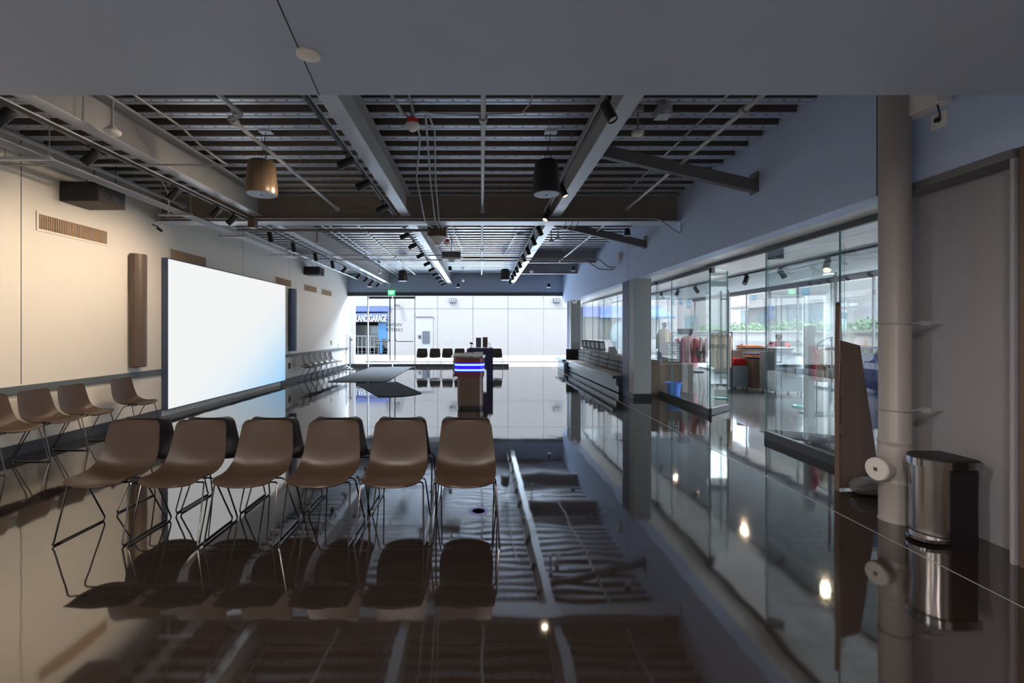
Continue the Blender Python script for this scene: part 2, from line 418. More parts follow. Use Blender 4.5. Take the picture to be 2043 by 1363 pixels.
struct(B(PX(828, YG)-.02, PX(828, YG)+.02, YG, YG+.06, 0, 3.08), 'trim_18', 'white')
struct(B(PX(734, YG)-.03, PX(734, YG)+.02, YG, YG+.06, 0, 3.08), 'trim_19', 'white')
dec = thing('glass_lettering', 'mirrored grey VISITOR CENTER lettering on the entrance glass', 'lettering', (PX(787, YG), YG+.045, 1.5))
text_mesh('lettering', 'VISITOR', .18, 'lettering', dec, face_plus_y(PX(785, YG), YG+.045, PZ(648.5, YG)), .002, 1.15, .002)
text_mesh('lettering', 'CENTER', .18, 'lettering', dec, face_plus_y(PX(786, YG), YG+.045, PZ(658.5, YG)), .002, 1.15, .002)

# ------------------------------------------------------------------ steel beams
def ibeam(name, label, ax, c, a0, a1, z0, z1, fw, m='galv', web='steel'):
    t = thing(name, label, 'beam', (c, a0, z0) if ax == 'y' else (a0, c, z0), 'ceiling beams')
    def bx(w0, w1, za, zb): return B(c+w0, c+w1, a0, a1, za, zb) if ax == 'y' else B(a0, a1, c+w0, c+w1, za, zb)
    bx(-fw/2, fw/2, z0, z0+.016).build('bottom_flange', m, t); bx(-.006, .006, z0+.016, z1-.016).build('web', web, t)
    bx(-fw/2, fw/2, z1-.016, z1).build('top_flange', 'steel', t); return t
for nm, c, fw in (('far left beam beside the projection wall', -3.97, .17), ('left of centre beam', -1.335, .17), ('right of centre beam', 1.325, .17)):
    ibeam('steel_beam', 'long galvanized steel I-beam, near half of the %s' % nm, 'y', c, 2.80, 8.1, 3.59, 3.998, fw)
    ibeam('steel_beam', 'long galvanized steel I-beam, far half of the %s' % nm, 'y', c, 8.42, YG, 3.59, 3.998, fw)
ibeam('cross_beam', 'deep dark steel beam crossing the whole ceiling from wall to wall', 'x', 8.26, XL, XR, 3.50, 3.998, .32, web='web_dark')
for d in (14.1, 16.8):
    ibeam('cross_beam', 'short dark blue steel beam from right beam to wall, %s one' % ('nearer' if d < 15 else 'farther'), 'x', d, 1.41, XR, 3.66, 3.998, .15, 'steel')
for i, d in enumerate((5.9, 9.82)):
    t = thing('brace', 'dark sloping steel brace between right beam and blue wall, %s one' % ('nearer' if i == 0 else 'farther'), 'brace', (2.4, d, 3.5), 'sloping braces')
    A = Vector((1.335, d, 3.93)); E = Vector((XR, d, 3.42)); ax = E-A
    MB().obox((A+E)/2, (ax.length, .09, .15), ax).build('channel', 'strut_gray', t)
    B(XR-.012, XR, d-.09, d+.09, 3.33, 3.60).build('wall_plate', 'strut_gray', t)

# ------------------------------------------------------------------ pipes and conduits
def pipe(label, pts, r, m='pipe_gray', name='sprinkler_pipe', cat='pipe', coups=(), hang=(), n=10, ztop=4.0):
    t = thing(name, label, cat, tuple(pts[0]))
    MB().tube(pts, r, n).build('tube', m, t)
    for c in coups:
        MB().cyl((c[0], c[1]-.04, c[2]), (c[0], c[1]+.04, c[2]), r*1.8, n=12).build('coupling', 'steel', t)
    for c in hang:
        MB().cyl((c[0], c[1], c[2]+r*.5), (c[0], c[1], ztop), .004, n=6).build('hanger_rod', 'steel', t)
    return t
R_ = .024
pipe('straight grey sprinkler pipe running down the middle of the near ceiling', [(.02, 2.8, 3.67), (.02, 8.02, 3.67), ], R_, coups=[(.02, 4.55, 3.67), (.02, 8.0, 3.67)], hang=[(.02, 4.3, 3.67), (.02, 6.9, 3.67)])
pipe('straight grey sprinkler pipe running down the middle of the far ceiling', [(.02, 8.5, 3.67), (.02, 17, 3.67)], R_, coups=[(.02, 11.8, 3.67), (.02, 13.6, 3.67)], hang=[(.02, 10, 3.67), (.02, 15, 3.67)])
pipe('grey sprinkler pipe with coupling over the left pendant speaker', [(-2.38, 2.8, 3.7), (-2.38, 4.52, 3.7), (-2.53, 4.6, 3.7), (-2.53, 8.02, 3.7)], R_, coups=[(-2.40, 4.48, 3.7), (-2.53, 4.66, 3.7), (-2.53, 8, 3.7)], hang=[(-2.53, 6.4, 3.7), (-2.53, 7.3, 3.7)])
pipe('grey sprinkler pipe continuing beyond the deep cross beam on the left', [(-2.5, 8.5, 3.7), (-2.5, 17.2, 3.7)], R_, coups=[(-2.5, 9.8, 3.7), (-2.5, 13.2, 3.7)], hang=[(-2.5, 9.5, 3.7), (-2.5, 14, 3.7)])
pipe('grey sprinkler pipe crossing above the nearer sloping brace', [(2.56, 2.8, 3.7), (2.56, 8.0, 3.7)], R_, coups=[(2.56, 4.45, 3.7), (2.56, 7.95, 3.7)], hang=[(2.56, 4.3, 3.7), (2.56, 7.3, 3.7)])
pipe('grey sprinkler pipe crossing above the farther sloping brace', [(2.5, 8.5, 3.7), (2.4, 14.0, 3.7)], R_, coups=[(2.42, 13.6, 3.7)], hang=[(2.5, 9.1, 3.7)])
pipe('fat grey sprinkler pipe along the top of the cream wall', [(-5.18, 2.8, 3.74), (-5.18, 8.0, 3.74)], .03, coups=[(-5.18, 7.9, 3.74)], hang=[(-5.18, 4, 3.74), (-5.18, 6.8, 3.74)])
pipe('grey pipe along the far top of the cream wall', [(-5.1, 8.6, 3.7), (-5.1, 18.8, 3.7)], .026, coups=[(-5.1, 12, 3.7)], hang=[(-5.1, 11, 3.7), (-5.1, 16, 3.7)])
pipe('thin conduit parallel to the right sprinkler pipe', [(2.41, 2.8, 3.86), (2.41, 7.5, 3.86), (2.41, 7.55, 3.9), (2.41, 7.55, 4.0)], .012, name='conduit', cat='conduit')
pipe('bent conduit that hooks left over the track to the cream wall', [(-3.42, 2.84, 3.88), (-3.42, 5.0, 3.88), (-3.36, 5.12, 3.84), (-3.22, 5.25, 3.68), (-3.1, 5.4, 3.58), (-3.06, 5.48, 3.56), (-3.1, 5.52, 3.56), (-3.3, 5.52, 3.56), (-5.78, 5.5, 3.56)], .013, name='conduit', cat='conduit')
pipe('thin conduit high above the cream wall air grille', [(-4.85, 2.8, 3.86), (-4.85, 6.9, 3.86), (-4.95, 7.2, 3.75), (-5.2, 7.6, 3.6), (-5.5, 8.0, 3.55)], .012, name='conduit', cat='conduit')
pipe('long thin conduit clipped across the face of the deep cross beam', [(XL, 8.03, 3.535), (3.05, 8.03, 3.535), (3.15, 8.03, 3.51), (3.42, 8.03, 3.32), (3.50, 8.03, 3.28), (3.52, 8.03, 3.33), (3.52, 8.03, 3.45)], .012, name='conduit', cat='conduit')
pipe('dark horizontal bar hanging under the cross beam on the left', [(-4.55, 8.5, 3.43), (-.95, 8.5, 3.43)], .026, 'strut_gray', name='hanging_bar', cat='bar', hang=[(-4.2, 8.5, 3.43), (-2.6, 8.5, 3.43), (-1.5, 8.5, 3.43)], ztop=3.95)
pipe('conduit crossing the far ceiling, upper of the two', [(-5.4, 12, 3.55), (-.9, 12, 3.55), (-.4, 12, 3.49), (3.0, 12, 3.46), (3.1, 12, 3.44), (3.32, 12, 3.26), (3.42, 12, 3.23), (3.53, 12, 3.23)], .018, name='conduit', cat='conduit', hang=[(-2.5, 12, 3.55), (1.6, 12, 3.47), (2.2, 12, 3.47)])
pipe('conduit crossing the far ceiling, lower of the two', [(-4.8, 12.1, 3.45), (2.7, 12.1, 3.43), (2.8, 12.1, 3.41), (3.1, 12.1, 3.22), (3.2, 12.1, 3.19), (3.53, 12.1, 3.19)], .018, name='conduit', cat='conduit', hang=[(-1.8, 12.1, 3.45), (.6, 12.1, 3.44)])
pipe('left of two bent conduits dropping past the red smoke detector', [(-.93, 2.8, 3.93), (-.93, 4.4, 3.93), (-.85, 4.9, 3.9), (-.8, 5.0, 3.9)], .018, name='conduit', cat='conduit')
pipe('conduit dropping from the deck to the hanging camera box, left one', [(-.72, 4.2, 3.93), (-.75, 5.6, 3.93), (-.98, 6.9, 3.86), (-.98, 7.95, 3.47), (-.95, 8.25, 3.46), (-.90, 8.45, 3.47)], .012, name='conduit', cat='conduit')
pipe('conduit dropping from the deck to the hanging camera box, middle one', [(-.62, 5.1, 3.95), (-.78, 7.0, 3.86), (-.80, 7.9, 3.47), (-.78, 8.5, 3.47)], .012, name='conduit', cat='conduit')
pipe('conduit dropping from the deck to the hanging camera box, right one', [(-.58, 5.1, 3.95), (-.55, 5.4, 3.93), (-.70, 7.0, 3.86), (-.73, 7.9, 3.47), (-.72, 8.5, 3.47)], .010, name='conduit', cat='conduit')
pipe('curved thin conduit looping left from the middle sprinkler pipe', [(.0, 4.70, 3.78), (-.45, 4.72, 3.80), (-.62, 4.8, 3.86), (-.78, 5.0, 3.93)], .009, name='conduit', cat='conduit')
pipe('thin conduit bending up right of the middle sprinkler pipe', [(.0, 4.70, 3.78), (.42, 4.70, 3.80), (.5, 4.62, 3.86), (.52, 4.4, 3.93), (.52, 2.9, 3.93)], .009, name='conduit', cat='conduit')
pipe('thin conduit bending near the soffit over the left pipes', [(-3.6, 4.05, 3.86), (-2.6, 4.08, 3.86), (-2.25, 4.05, 3.86), (-2.15, 3.9, 3.86), (-2.15, 2.85, 3.86)], .009, name='conduit', cat='conduit')
pipe('long conduit on top of the far left beam', [(-3.72, 3.6, 3.9), (-3.72, 8.0, 3.9)], .016, name='conduit', cat='conduit')
pipe('conduit beyond the cross beam beside the far left beam, left of pair', [(-3.55, 8.5, 3.9), (-3.55, 19.5, 3.9)], .014, name='conduit', cat='conduit')
pipe('conduit beyond the cross beam beside the far left beam, right of pair', [(-3.40, 8.5, 3.92), (-3.40, 19.5, 3.92)], .014, name='conduit', cat='conduit')
pipe('conduit beyond the red-topped detector, left of the far pair', [(-.85, 9.5, 3.93), (-.80, 13.4, 3.9)], .014, name='conduit', cat='conduit')
pipe('conduit beyond the red-topped detector, right of the far pair', [(-.72, 9.0, 3.93), (-.55, 13.2, 3.9)], .014, name='conduit', cat='conduit')
pipe('short slanted conduit in the far middle ceiling bay', [(1.05, 10.9, 3.9), (.85, 11.0, 3.9), (.72, 14, 3.9)], .014, name='conduit', cat='conduit')
pipe('dark conduit against the right-hand beam, near part', [(1.52, 2.85, 3.93), (1.50, 8.0, 3.93)], .016, 'strut_gray', name='conduit', cat='conduit')
# rack of four thin conduits on trapeze struts along the cream wall
for k in range(4):
    x = -4.85-.055*k; w = ['rightmost', 'second from the room side', 'third from the room side', 'leftmost']
    pipe('thin pale conduit of the wall-side rack, %s' % w[k], [(x, 4.3, 3.50), (x, 11.6, 3.48), (x, 12, 3.48)], .014, name='rack_conduit', cat='conduit')
for i, d in enumerate((5.05, 7.5, 9.2, 11.45)):
    t = thing('trapeze_strut', 'pale metal trapeze strut carrying wall-side conduits, %s from the soffit' % ORDN[i], 'strut', (-5, d, 3.45), 'trapeze struts')
    B(-5.3 if i else -5.7, -4.75, d-.02, d+.02, 3.445, 3.482).build('channel', 'galv', t)
    for x in (-5.27, -4.78):
        MB().cyl((x, d, 3.45), (x, d, 4.02), .006, n=6).build('threaded_rod', 'galv', t)

# ------------------------------------------------------------------ track lighting
def track(label, X, y0, y1, z, w=.036):
    t = thing('light_track', label, 'light track', (X, y0, z))
    B(X-w/2, X+w/2, y0, y1, z, z+.03).build('rail', 'black', t)
    B(X-w/2-.012, X+w/2+.012, y0, y1, z+.03, z+.045).build('housing', 'galv', t)
    k = y0+.4
    while k < y1:
        MB().cyl((X, k, z+.04), (X, k, 4.0), .004, n=6).build('hanger_rod', 'steel', t); k += 2.4
    return t
def head(label, X, d, z, aim, group, lit=False, energy=0, on='black', r=.047, L=.19, spot=1.9, tgt=None):
    t = thing('track_spotlight', label, 'spotlight', (X, d, z), group)
    A = Vector(aim).normalized(); piv = Vector((X, d, z-.07))
    B(X-.018, X+.018, d-.05, d+.05, z-.022, z).build('adapter', on, t)
    MB().cyl((X, d, z-.02), tuple(piv), .010, n=8).build('stem', on, t)
    c0 = piv+A*(-L*.42)+Vector((0, 0, -.03)); c1 = piv+A*(L*.58)+Vector((0, 0, -.03))
    bd = MB(); bd.lathe(c0, [(r*.85, 0), (r, .012), (r, L-.004), (r*.9, L), (r*.86, L-.02)], 20, A); can = bd.build('can', on, t)
    MB().cyl(c0+A*(L-.022), c0+A*(L-.016), r*.84, n=20).build('lens', 'lamp_on' if lit else 'white_plastic', can)
    if energy:
        light('SPOT', 'spot_beam', tuple(c0+A*(L+.01)), energy, WARM, target=tgt if tgt else tuple(c0+A*2), spot_size=spot, spot_blend=1.0, shadow_soft_size=.05)
    return t
zt = 3.50
track('lighting track left of the far left beam, near half', -4.11, 2.82, 8.05, zt)
track('lighting track left of the far left beam, far half', -4.11, 8.45, YG-.3, zt)
track('lighting track left of the left-of-centre beam, near half', -1.52, 2.82, 8.05, 3.56)
track('lighting track left of the left-of-centre beam, far half', -1.52, 8.45, YG-.3, 3.56)
track('lighting track left of the right-of-centre beam, near half', 1.12, 2.82, 8.05, 3.60)
track('lighting track left of the right-of-centre beam, far half', 1.12, 8.45, YG-.3, 3.60)
L3 = [3.93, 4.82, 6.12, 7.08, 7.54, 8.88, 9.98, 11.3, 12.6, 13.7, 15.3, 16.3, 17.2, 18.2]
for i, d in enumerate(L3):
    far = 5 <= i <= 8
    head('black track spotlight, %s from the soffit on the far left track' % ORDN[i], -4.11, d, zt, (-.7, -.15, -.75) if not far else (.15, .1, -1),
         'track spotlights on the far left track', energy=(48 if i < 5 else 9 if not far else 0), spot=2.2, tgt=(-5.8, d-.1, 1.6))
L1 = [5.16, 5.94, 7.08, 9.13, 10.2, 11.5, 12.9, 14.1, 15.3, 16.4, 17.5, 18.6]
for i, d in enumerate(L1):
    head('black track spotlight, %s from the soffit on the left-of-centre track' % ORDN[i], -1.52, d, 3.56, (-.85, -.25, -.45),
         'track spotlights on the left of centre track', energy=(68 if i < 3 else 14), spot=1.5, tgt=(-5.8, d-(.9 if i < 3 else 0), 1.9))
L2 = [4.03, 6.29, 7.7, 8.8, 9.8, 11.0, 12.1, 13.3, 14.4, 15.4, 16.4, 17.9]
for i, d in enumerate(L2):
    lit = i in (1, 2)
    aim = [(.35, -.25, -.9), (.35, -.2, -.9), (-.45, -.4, -.8)][i] if i < 3 else (.4, 0, -.9)
    head(('lit warm ' if lit else 'black ')+'track spotlight, %s from the soffit on the right-of-centre track' % ORDN[i], 1.12, d, 3.60, aim,
         'track spotlights on the right of centre track', lit=lit, energy=(45 if lit else 14 if i < 4 else 6), spot=1.3)

# ------------------------------------------------------------------ hanging speakers
def speaker(label, X, d, zb, r, h, m, grp, n=8):
    t = thing('pendant_speaker', label, 'speaker', (X, d, zb), grp)
    MB().lathe((X, d, zb), [(r*.86, .012), (r*.97, .0), (r, .03), (r*.99, .08), (r*.90, h*.7), (r*.84, h-.02), (r*.76, h)], n if n > 8 else 32).build('housing', m, t)
    MB().lathe((X, d, zb-.006), [(r*.88, 0), (r*.90, .008), (r*.9, .02)], 32).build('grille', 'grille_blue', t)
    MB().lathe((X, d, zb-.012), [(.012, 0), (.012, .01)], 12).build('badge', 'black', t)
    wr = MB(); 
    for a in (0, 2.1, 4.2): wr.cyl((X+r*.4*math.cos(a), d+r*.4*math.sin(a), zb+h-.01), (X, d, zb+h+.12), .003, n=5)
    wr.cyl((X, d, zb+h+.12), (X, d, 4.0), .003, n=5); wr.tube([(X+.03, d, zb+h), (X+.06, d, zb+h+.06), (X+.02, d, zb+h+.14), (X+.05, d, 3.99)], .005, 6); wr.build('cable', 'black', t)
    B(X-.02, X+.13, d-.05, d+.05, 3.985, 4.0).build('ceiling_plate', 'galv', t)
    return t
speaker('large brown pendant speaker hanging near the left sprinkler pipe', -2.695, 5.6, 3.23, .185, .40, 'speaker_brown', 'large pendant speakers')
speaker('large black pendant speaker hanging near the lit spotlight', .80, 5.6, 3.23, .17, .40, 'speaker_black', 'large pendant speakers')
speaker('dark far pendant speaker to the right of the exit sign', -2.7, 15.7, 3.28, .16, .36, 'speaker_black', 'large pendant speakers')
speaker('dark far pendant speaker in front of the blank far wall, on the right', .81, 15.4, 3.28, .16, .36, 'speaker_black', 'large pendant speakers')
def small(label, X, d, z, r=.065, m='black', name='small_pendant_speaker'):
    t = thing(name, label, 'speaker' if 'speaker' in name else 'pendant', (X, d, z))
    MB().lathe((X, d, z), [(r*1.0, 0), (r, .02), (r*.9, .1), (r*.6, .14), (.01, .145)], 20).build('housing', m, t)
    MB().lathe((X, d, z-.01), [(r*1.15, 0), (r*1.2, .006), (r*.9, .014)], 20).build('rim', 'grille_blue', t)
    MB().cyl((X, d, z+.14), (X, d, 4.0), .004, n=6).build('cable', 'steel', t)
small('small black pendant in front of the blue wall by the deep cross beam', PX(1251.6, 9), 9, PZ(470, 9), .06)
small('small black pendant left of the far bent conduits', PX(1144, 14.6), 14.6, PZ(540, 14.6), .065)
small('smallest black pendant at the far right by the header corner', PX(1095, 18), 18, PZ(573, 18), .07)
small('small black pendant over the middle of the far glass', PX(914, 18), 18, PZ(573, 18), .07)
small('small black pendant beside the left-of-centre beam, halfway back', PX(898, 14.6), 14.6, PZ(540, 14.6), .06)
small('small warm brown pendant left of the exit sign', PX(737.5, 18.2), 18.2, PZ(572, 18.2), .085, 'speaker_brown')
def sensor(label, X, d, z, r=.07, top=4.0):
    t = thing('ceiling_sensor', label, 'sensor', (X, d, z), 'white ceiling sensors')
    MB().lathe((X, d, z), [(r*.3, -.012), (r*.8, 0), (r, .02), (r, .035), (r*.55, .06), (r*.3, .085)], 24).build('dome', 'white_plastic', t)
    MB().cyl((X, d, z+.08), (X, d, top), .012, n=8).build('stem', 'steel', t)
    B(X-.05, X+.05, d-.05, d+.05, top-.05, top).build('junction_box', 'steel', t)
sensor('white dome sensor on a stem in front of the far left beam', PX(224.5, 4.6), 4.6, PZ(268, 4.6), .075)
sensor('white dome sensor on a stem right of the right-hand beam', PX(1272.5, 5), 5, PZ(270, 5), .068)
sensor('white dome sensor beyond the cross beam over the screen', PX(633, 11), 11, PZ(487, 11), .07)
sensor('white dome sensor left of the exit sign speaker', PX(757, 16), 16, PZ(545, 16), .08)
sensor('white dome sensor under the farther brace, left of the two', PX(1100, 10.5), 10.5, PZ(483, 10.5), .06)
sensor('white dome sensor under the farther brace, right of the two', PX(1113.5, 10.8), 10.8, PZ(478, 10.8), .075)
sensor('white dome sensor by the short far cross beam', PX(1061, 15), 15, PZ(543, 15), .075)
sensor('white dome sensor on a long stem in the far middle bay', PX(924, 17.5), 17.5, PZ(561, 17.5), .06)
def detector(label, X, d, z, r=.08):
    t = thing('smoke_detector', label, 'smoke detector', (X, d, z), 'smoke detectors')
    MB().lathe((X, d, z), [(r*.4, -.03), (r*.55, -.02), (r*.9, 0), (r*1.05, .02), (r*1.05, .04), (r*.8, .05)], 24).build('dome', 'white_plastic', t)
    MB().lathe((X, d, z+.05), [(r*.85, 0), (r*.85, .05), (r*.5, .055)], 24).build('base', 'red', t)
    MB().cyl((X, d, z+.1), (X, d, 4.0), .02, n=8).build('stem', 'steel', t)
detector('white smoke detector with red base in the near middle bay', PX(823, 5.0), 5.0, PZ(256, 5.0), .075)
detector('white smoke detector with red base beyond the cross beam', PX(891, 10.2), 10.2, PZ(487, 10.2), .075)
# hanging camera boxes
t = thing('ceiling_camera', 'brown box with white conical camera housing under the cross beam', 'camera', (-.8, 8.75, 3.2))
B(PX(853, 8.6), PX(890, 8.6), 8.6, 8.85, PZ(471, 8.6), PZ(453, 8.6)).build('box', 'speaker_brown', t)
MB().lathe((PX(872, 8.6), 8.72, PZ(488, 8.6)), [(.03, 0), (.055, .0), (.07, .05), (.15, .11), (.165, .13), (.165, .16)], 24).build('housing', 'white_plastic', t)
MB().cyl((PX(872, 8.6), 8.72, 3.5), (PX(872, 8.6), 8.72, 4.0), .012, n=8).build('rod', 'steel', t)
t = thing('ceiling_camera', 'wide grey box with white dome on the far crossing conduits', 'camera', (-.8, 12.2, 3.3))
B(PX(883, 11.9), PX(919, 11.9), 11.75, 11.98, PZ(515, 11.9), PZ(503, 11.9)).build('box', 'strut_gray', t)
B(PX(883, 11.9), PX(919, 11.9), 11.74, 11.98, PZ(519, 11.9), PZ(515.4, 11.9)).build('lamp_strip', 'white', t)
MB().lathe((PX(901, 11.9), 11.86, PZ(524, 11.9)), [(.03, 0), (.07, .01), (.1, .06), (.1, .09)], 20).build('dome', 'white_plastic', t)
MB().cyl((PX(901, 11.9), 11.86, 3.58), (PX(901, 11.9), 11.86, 4.0), .012, n=8).build('rod', 'steel', t)
t = thing('ceiling_camera', 'small grey projector box high above the nearer brace', 'camera', (2.0, 4.9, 3.8))
B(PX(1311, 4.9), PX(1338, 4.9), 4.85, 5.0, PZ(232, 4.9), PZ(213, 4.9)).build('box', 'galv', t)
MB().cyl((PX(1326, 4.9), 4.84, PZ(228, 4.9)), (PX(1326, 4.9), 4.86, PZ(228, 4.9)), .025, n=16).build('lens', 'white', t)
MB().cyl((PX(1326, 4.9), 4.92, PZ(214, 4.9)), (PX(1326, 4.9), 4.92, 4.0), .02, n=8).build('mount', 'steel', t)
t = thing('junction_box', 'brown junction box on the cross beam above the screen', 'junction box', (PX(503, 8.4), 8.4, 3.4))
B(PX(497, 8.0), PX(510, 8.0), 7.95, 8.08, PZ(455, 8.0), PZ(437, 8.0)).build('box', 'speaker_brown', t)
for i, q in enumerate((1128, 1141, 1153)):
    x = PX(q, 7.9)
    pipe('short white hook hanging under the cross beam, %s from the left' % ORDN[i], [(x+.04, 8.12, 3.515), (x+.04, 8.09, 3.505), (x+.04, 8.06, 3.47), (x+.02, 8.06, 3.43), (x-.05, 8.06, 3.38), (x-.05, 8.06, 3.35)], .008, 'white_plastic', name='wire_hook', cat='hook')
# soffit disc
t = thing('ceiling_cover_plate', 'round white cover plate on the low soffit seam', 'cover plate', (PX(615, 2.38), 2.38, 2.98))
d = (3.0-H)*F/(VY-107)
MB().lathe((PX(615, d), d, 2.985), [(.052, 0), (.057, .003), (.057, .0145)], 32).build('disc', 'white_plastic', t)
MB().lathe((PX(615, d), d, 2.988), [(.061, 0), (.061, .0115)], 32).build('rim', 'white', t)

# ------------------------------------------------------------------ left wall fittings
def grille(label, d0, d1, z0=2.895, z1=3.09):
    t = thing('air_grille', label, 'air grille', (XL, (d0+d1)/2, z0), 'wall air grilles')
    fr = MB(); e = .03
    fr.box(XL, XL+.012, d0-e, d1+e, z1, z1+e).box(XL, XL+.012, d0-e, d1+e, z0-e, z0).box(XL, XL+.012, d0-e, d0, z0, z1).box(XL, XL+.012, d1, d1+e, z0, z1); fr.build('frame', 'whitewall', t)
    B(XL, XL+.003, d0, d1, z0, z1).build('backing', 'groove', t)
    sl = MB(); k = d0+.01
    while k < d1-.01: sl.box(XL+.002, XL+.012, k, k+.012, z0, z1); k += .026
    sl.build('slats', 'tanfab', t)
grille('slatted air grille above the seated chairs, nearest the camera', 5.97, 7.06)
grille('slatted air grille just over the left end of the screen', 8.5, 9.6)
grille('slatted air grille just over the right end of the screen', 12.85, 13.9)
grille('slatted air grille between screen and far corner, nearer of the two', 14.95, 16.05)
grille('slatted air grille nearest the far glass corner', 16.6, 17.65)
t = thing('video_wall', 'huge glowing white and pale blue video wall on the left', 'screen', (-5.74, 10.75, .13))
vw = B(XL, -5.685, 8.27, 13.24, .115, 2.885).build('cabinet', 'colblue', t)
B(-5.685, -5.68, 8.285, 13.225, .135, 2.865).build('display', 'screen', vw, smooth=False)
for k, (d, lb) in enumerate(((7.6, 'tall brown column loudspeaker left of the screen'), (13.82, 'tall dark blue column loudspeaker right of the screen'))):
    t = thing('column_speaker', lb, 'loudspeaker', (XL+.1, d, .96), 'column loudspeakers')
    w = .13 if k == 0 else .15
    pts = [(XL+.04, d-w), (XL+.12, d-w), (XL+.17, d-w*.7), (XL+.195, d-.04), (XL+.195, d+.04), (XL+.17, d+w*.7), (XL+.12, d+w), (XL+.04, d+w)]
    MB().prism([(a, b, .97) for a, b in pts], (0, 0, 1.86)).build('cabinet', 'column_brown' if k == 0 else 'colblue', t)
    B(XL, XL+.04, d-.05, d+.05, 1.1, 1.2).box(XL, XL+.04, d-.05, d+.05, 2.6, 2.7).build('bracket', 'steel', t)
    MB().prism([(XL+.04, d-w*.98, .955), (XL+.12, d-w*.98, .955), (XL+.19, d-.04, .955), (XL+.19, d+.04, .955), (XL+.12, d+w*.98, .955), (XL+.04, d+w*.98, .955)], (0, 0, .015)).build('bottom_cap', 'black', t)
def boxspk(label, d0, d1, X1, z0, z1, m1):
    t = thing('wall_loudspeaker', label, 'loudspeaker', (XL+.27, (d0+d1)/2, z0), 'wall loudspeakers')
    B(XL+.01, X1, d0, d1, z0, z1).build('cabinet', m1, t)
    B(XL+.04, X1-.02, d0-.006, d0, z0+.02, z1-.02).build('end_grille', 'black_soft', t)
    g = MB()
    for c in ((d0+d1)/2-.11, (d0+d1)/2+.11):
        g.lathe((X1-.001, c, (z0+z1)/2), [(.095, 0), (.10, .006), (.085, .012), (.075, .004), (.03, .004), (.01, .01)], 24, (1, 0, 0))
    g.build('woofers', 'woofer', t)
    r = MB(); 
    for yy in (d0+.05, d1-.05): r.cyl((X1-.1, yy, z1), (X1-.1, yy, 4.0), .005, n=6)
    r.tube([(X1-.2, d0+.1, z1), (X1-.24, d0+.08, z1+.06), (X1-.3, d0+.05, z1+.12), (XL, d0+.03, z1+.2)], .006, 6); r.build('cable', 'black', t)
boxspk('black box loudspeaker high on the cream wall near the camera', 6.27, 6.74, -5.26, 3.34, 3.61, 'speaker_dark')
boxspk('black box loudspeaker high on the wall past the screen', 14.87, 15.35, -5.28, 3.40, 3.66, 'black')
# small wall camera
t = thing('wall_camera', 'tiny black bracket camera under the near end of cross beam', 'camera', (XL+.1, 8.1, 3.2))
d = DX(315, -5.7); z = PZ(455, d)
MB().tube([(XL, d, z+.06), (XL+.1, d, z+.03), (XL+.12, d-.02, z-.04)], .01, 8).build('arm', 'black', t); MB().cyl((XL+.08, d+.03, z), (XL+.2, d-.06, z-.06), .025).build('body', 'black', t)
for lb, q, yy, m in (('black outlet plate low on the wall right of the screen', 577, 730, 'black'), ('dark round thermostat above the far row of chairs', 661, 684, 'brass'), ('small pale switch plate near the far corner', 675.5, 690.5, 'white')):
    d = DX(q, XL); t = B(XL, XL+.02, d-.06, d+.06, PZ(yy, d)-.09, PZ(yy, d)+.09, bev=.006).build('wall_plate', m); tag(t, lb, 'wall plate')

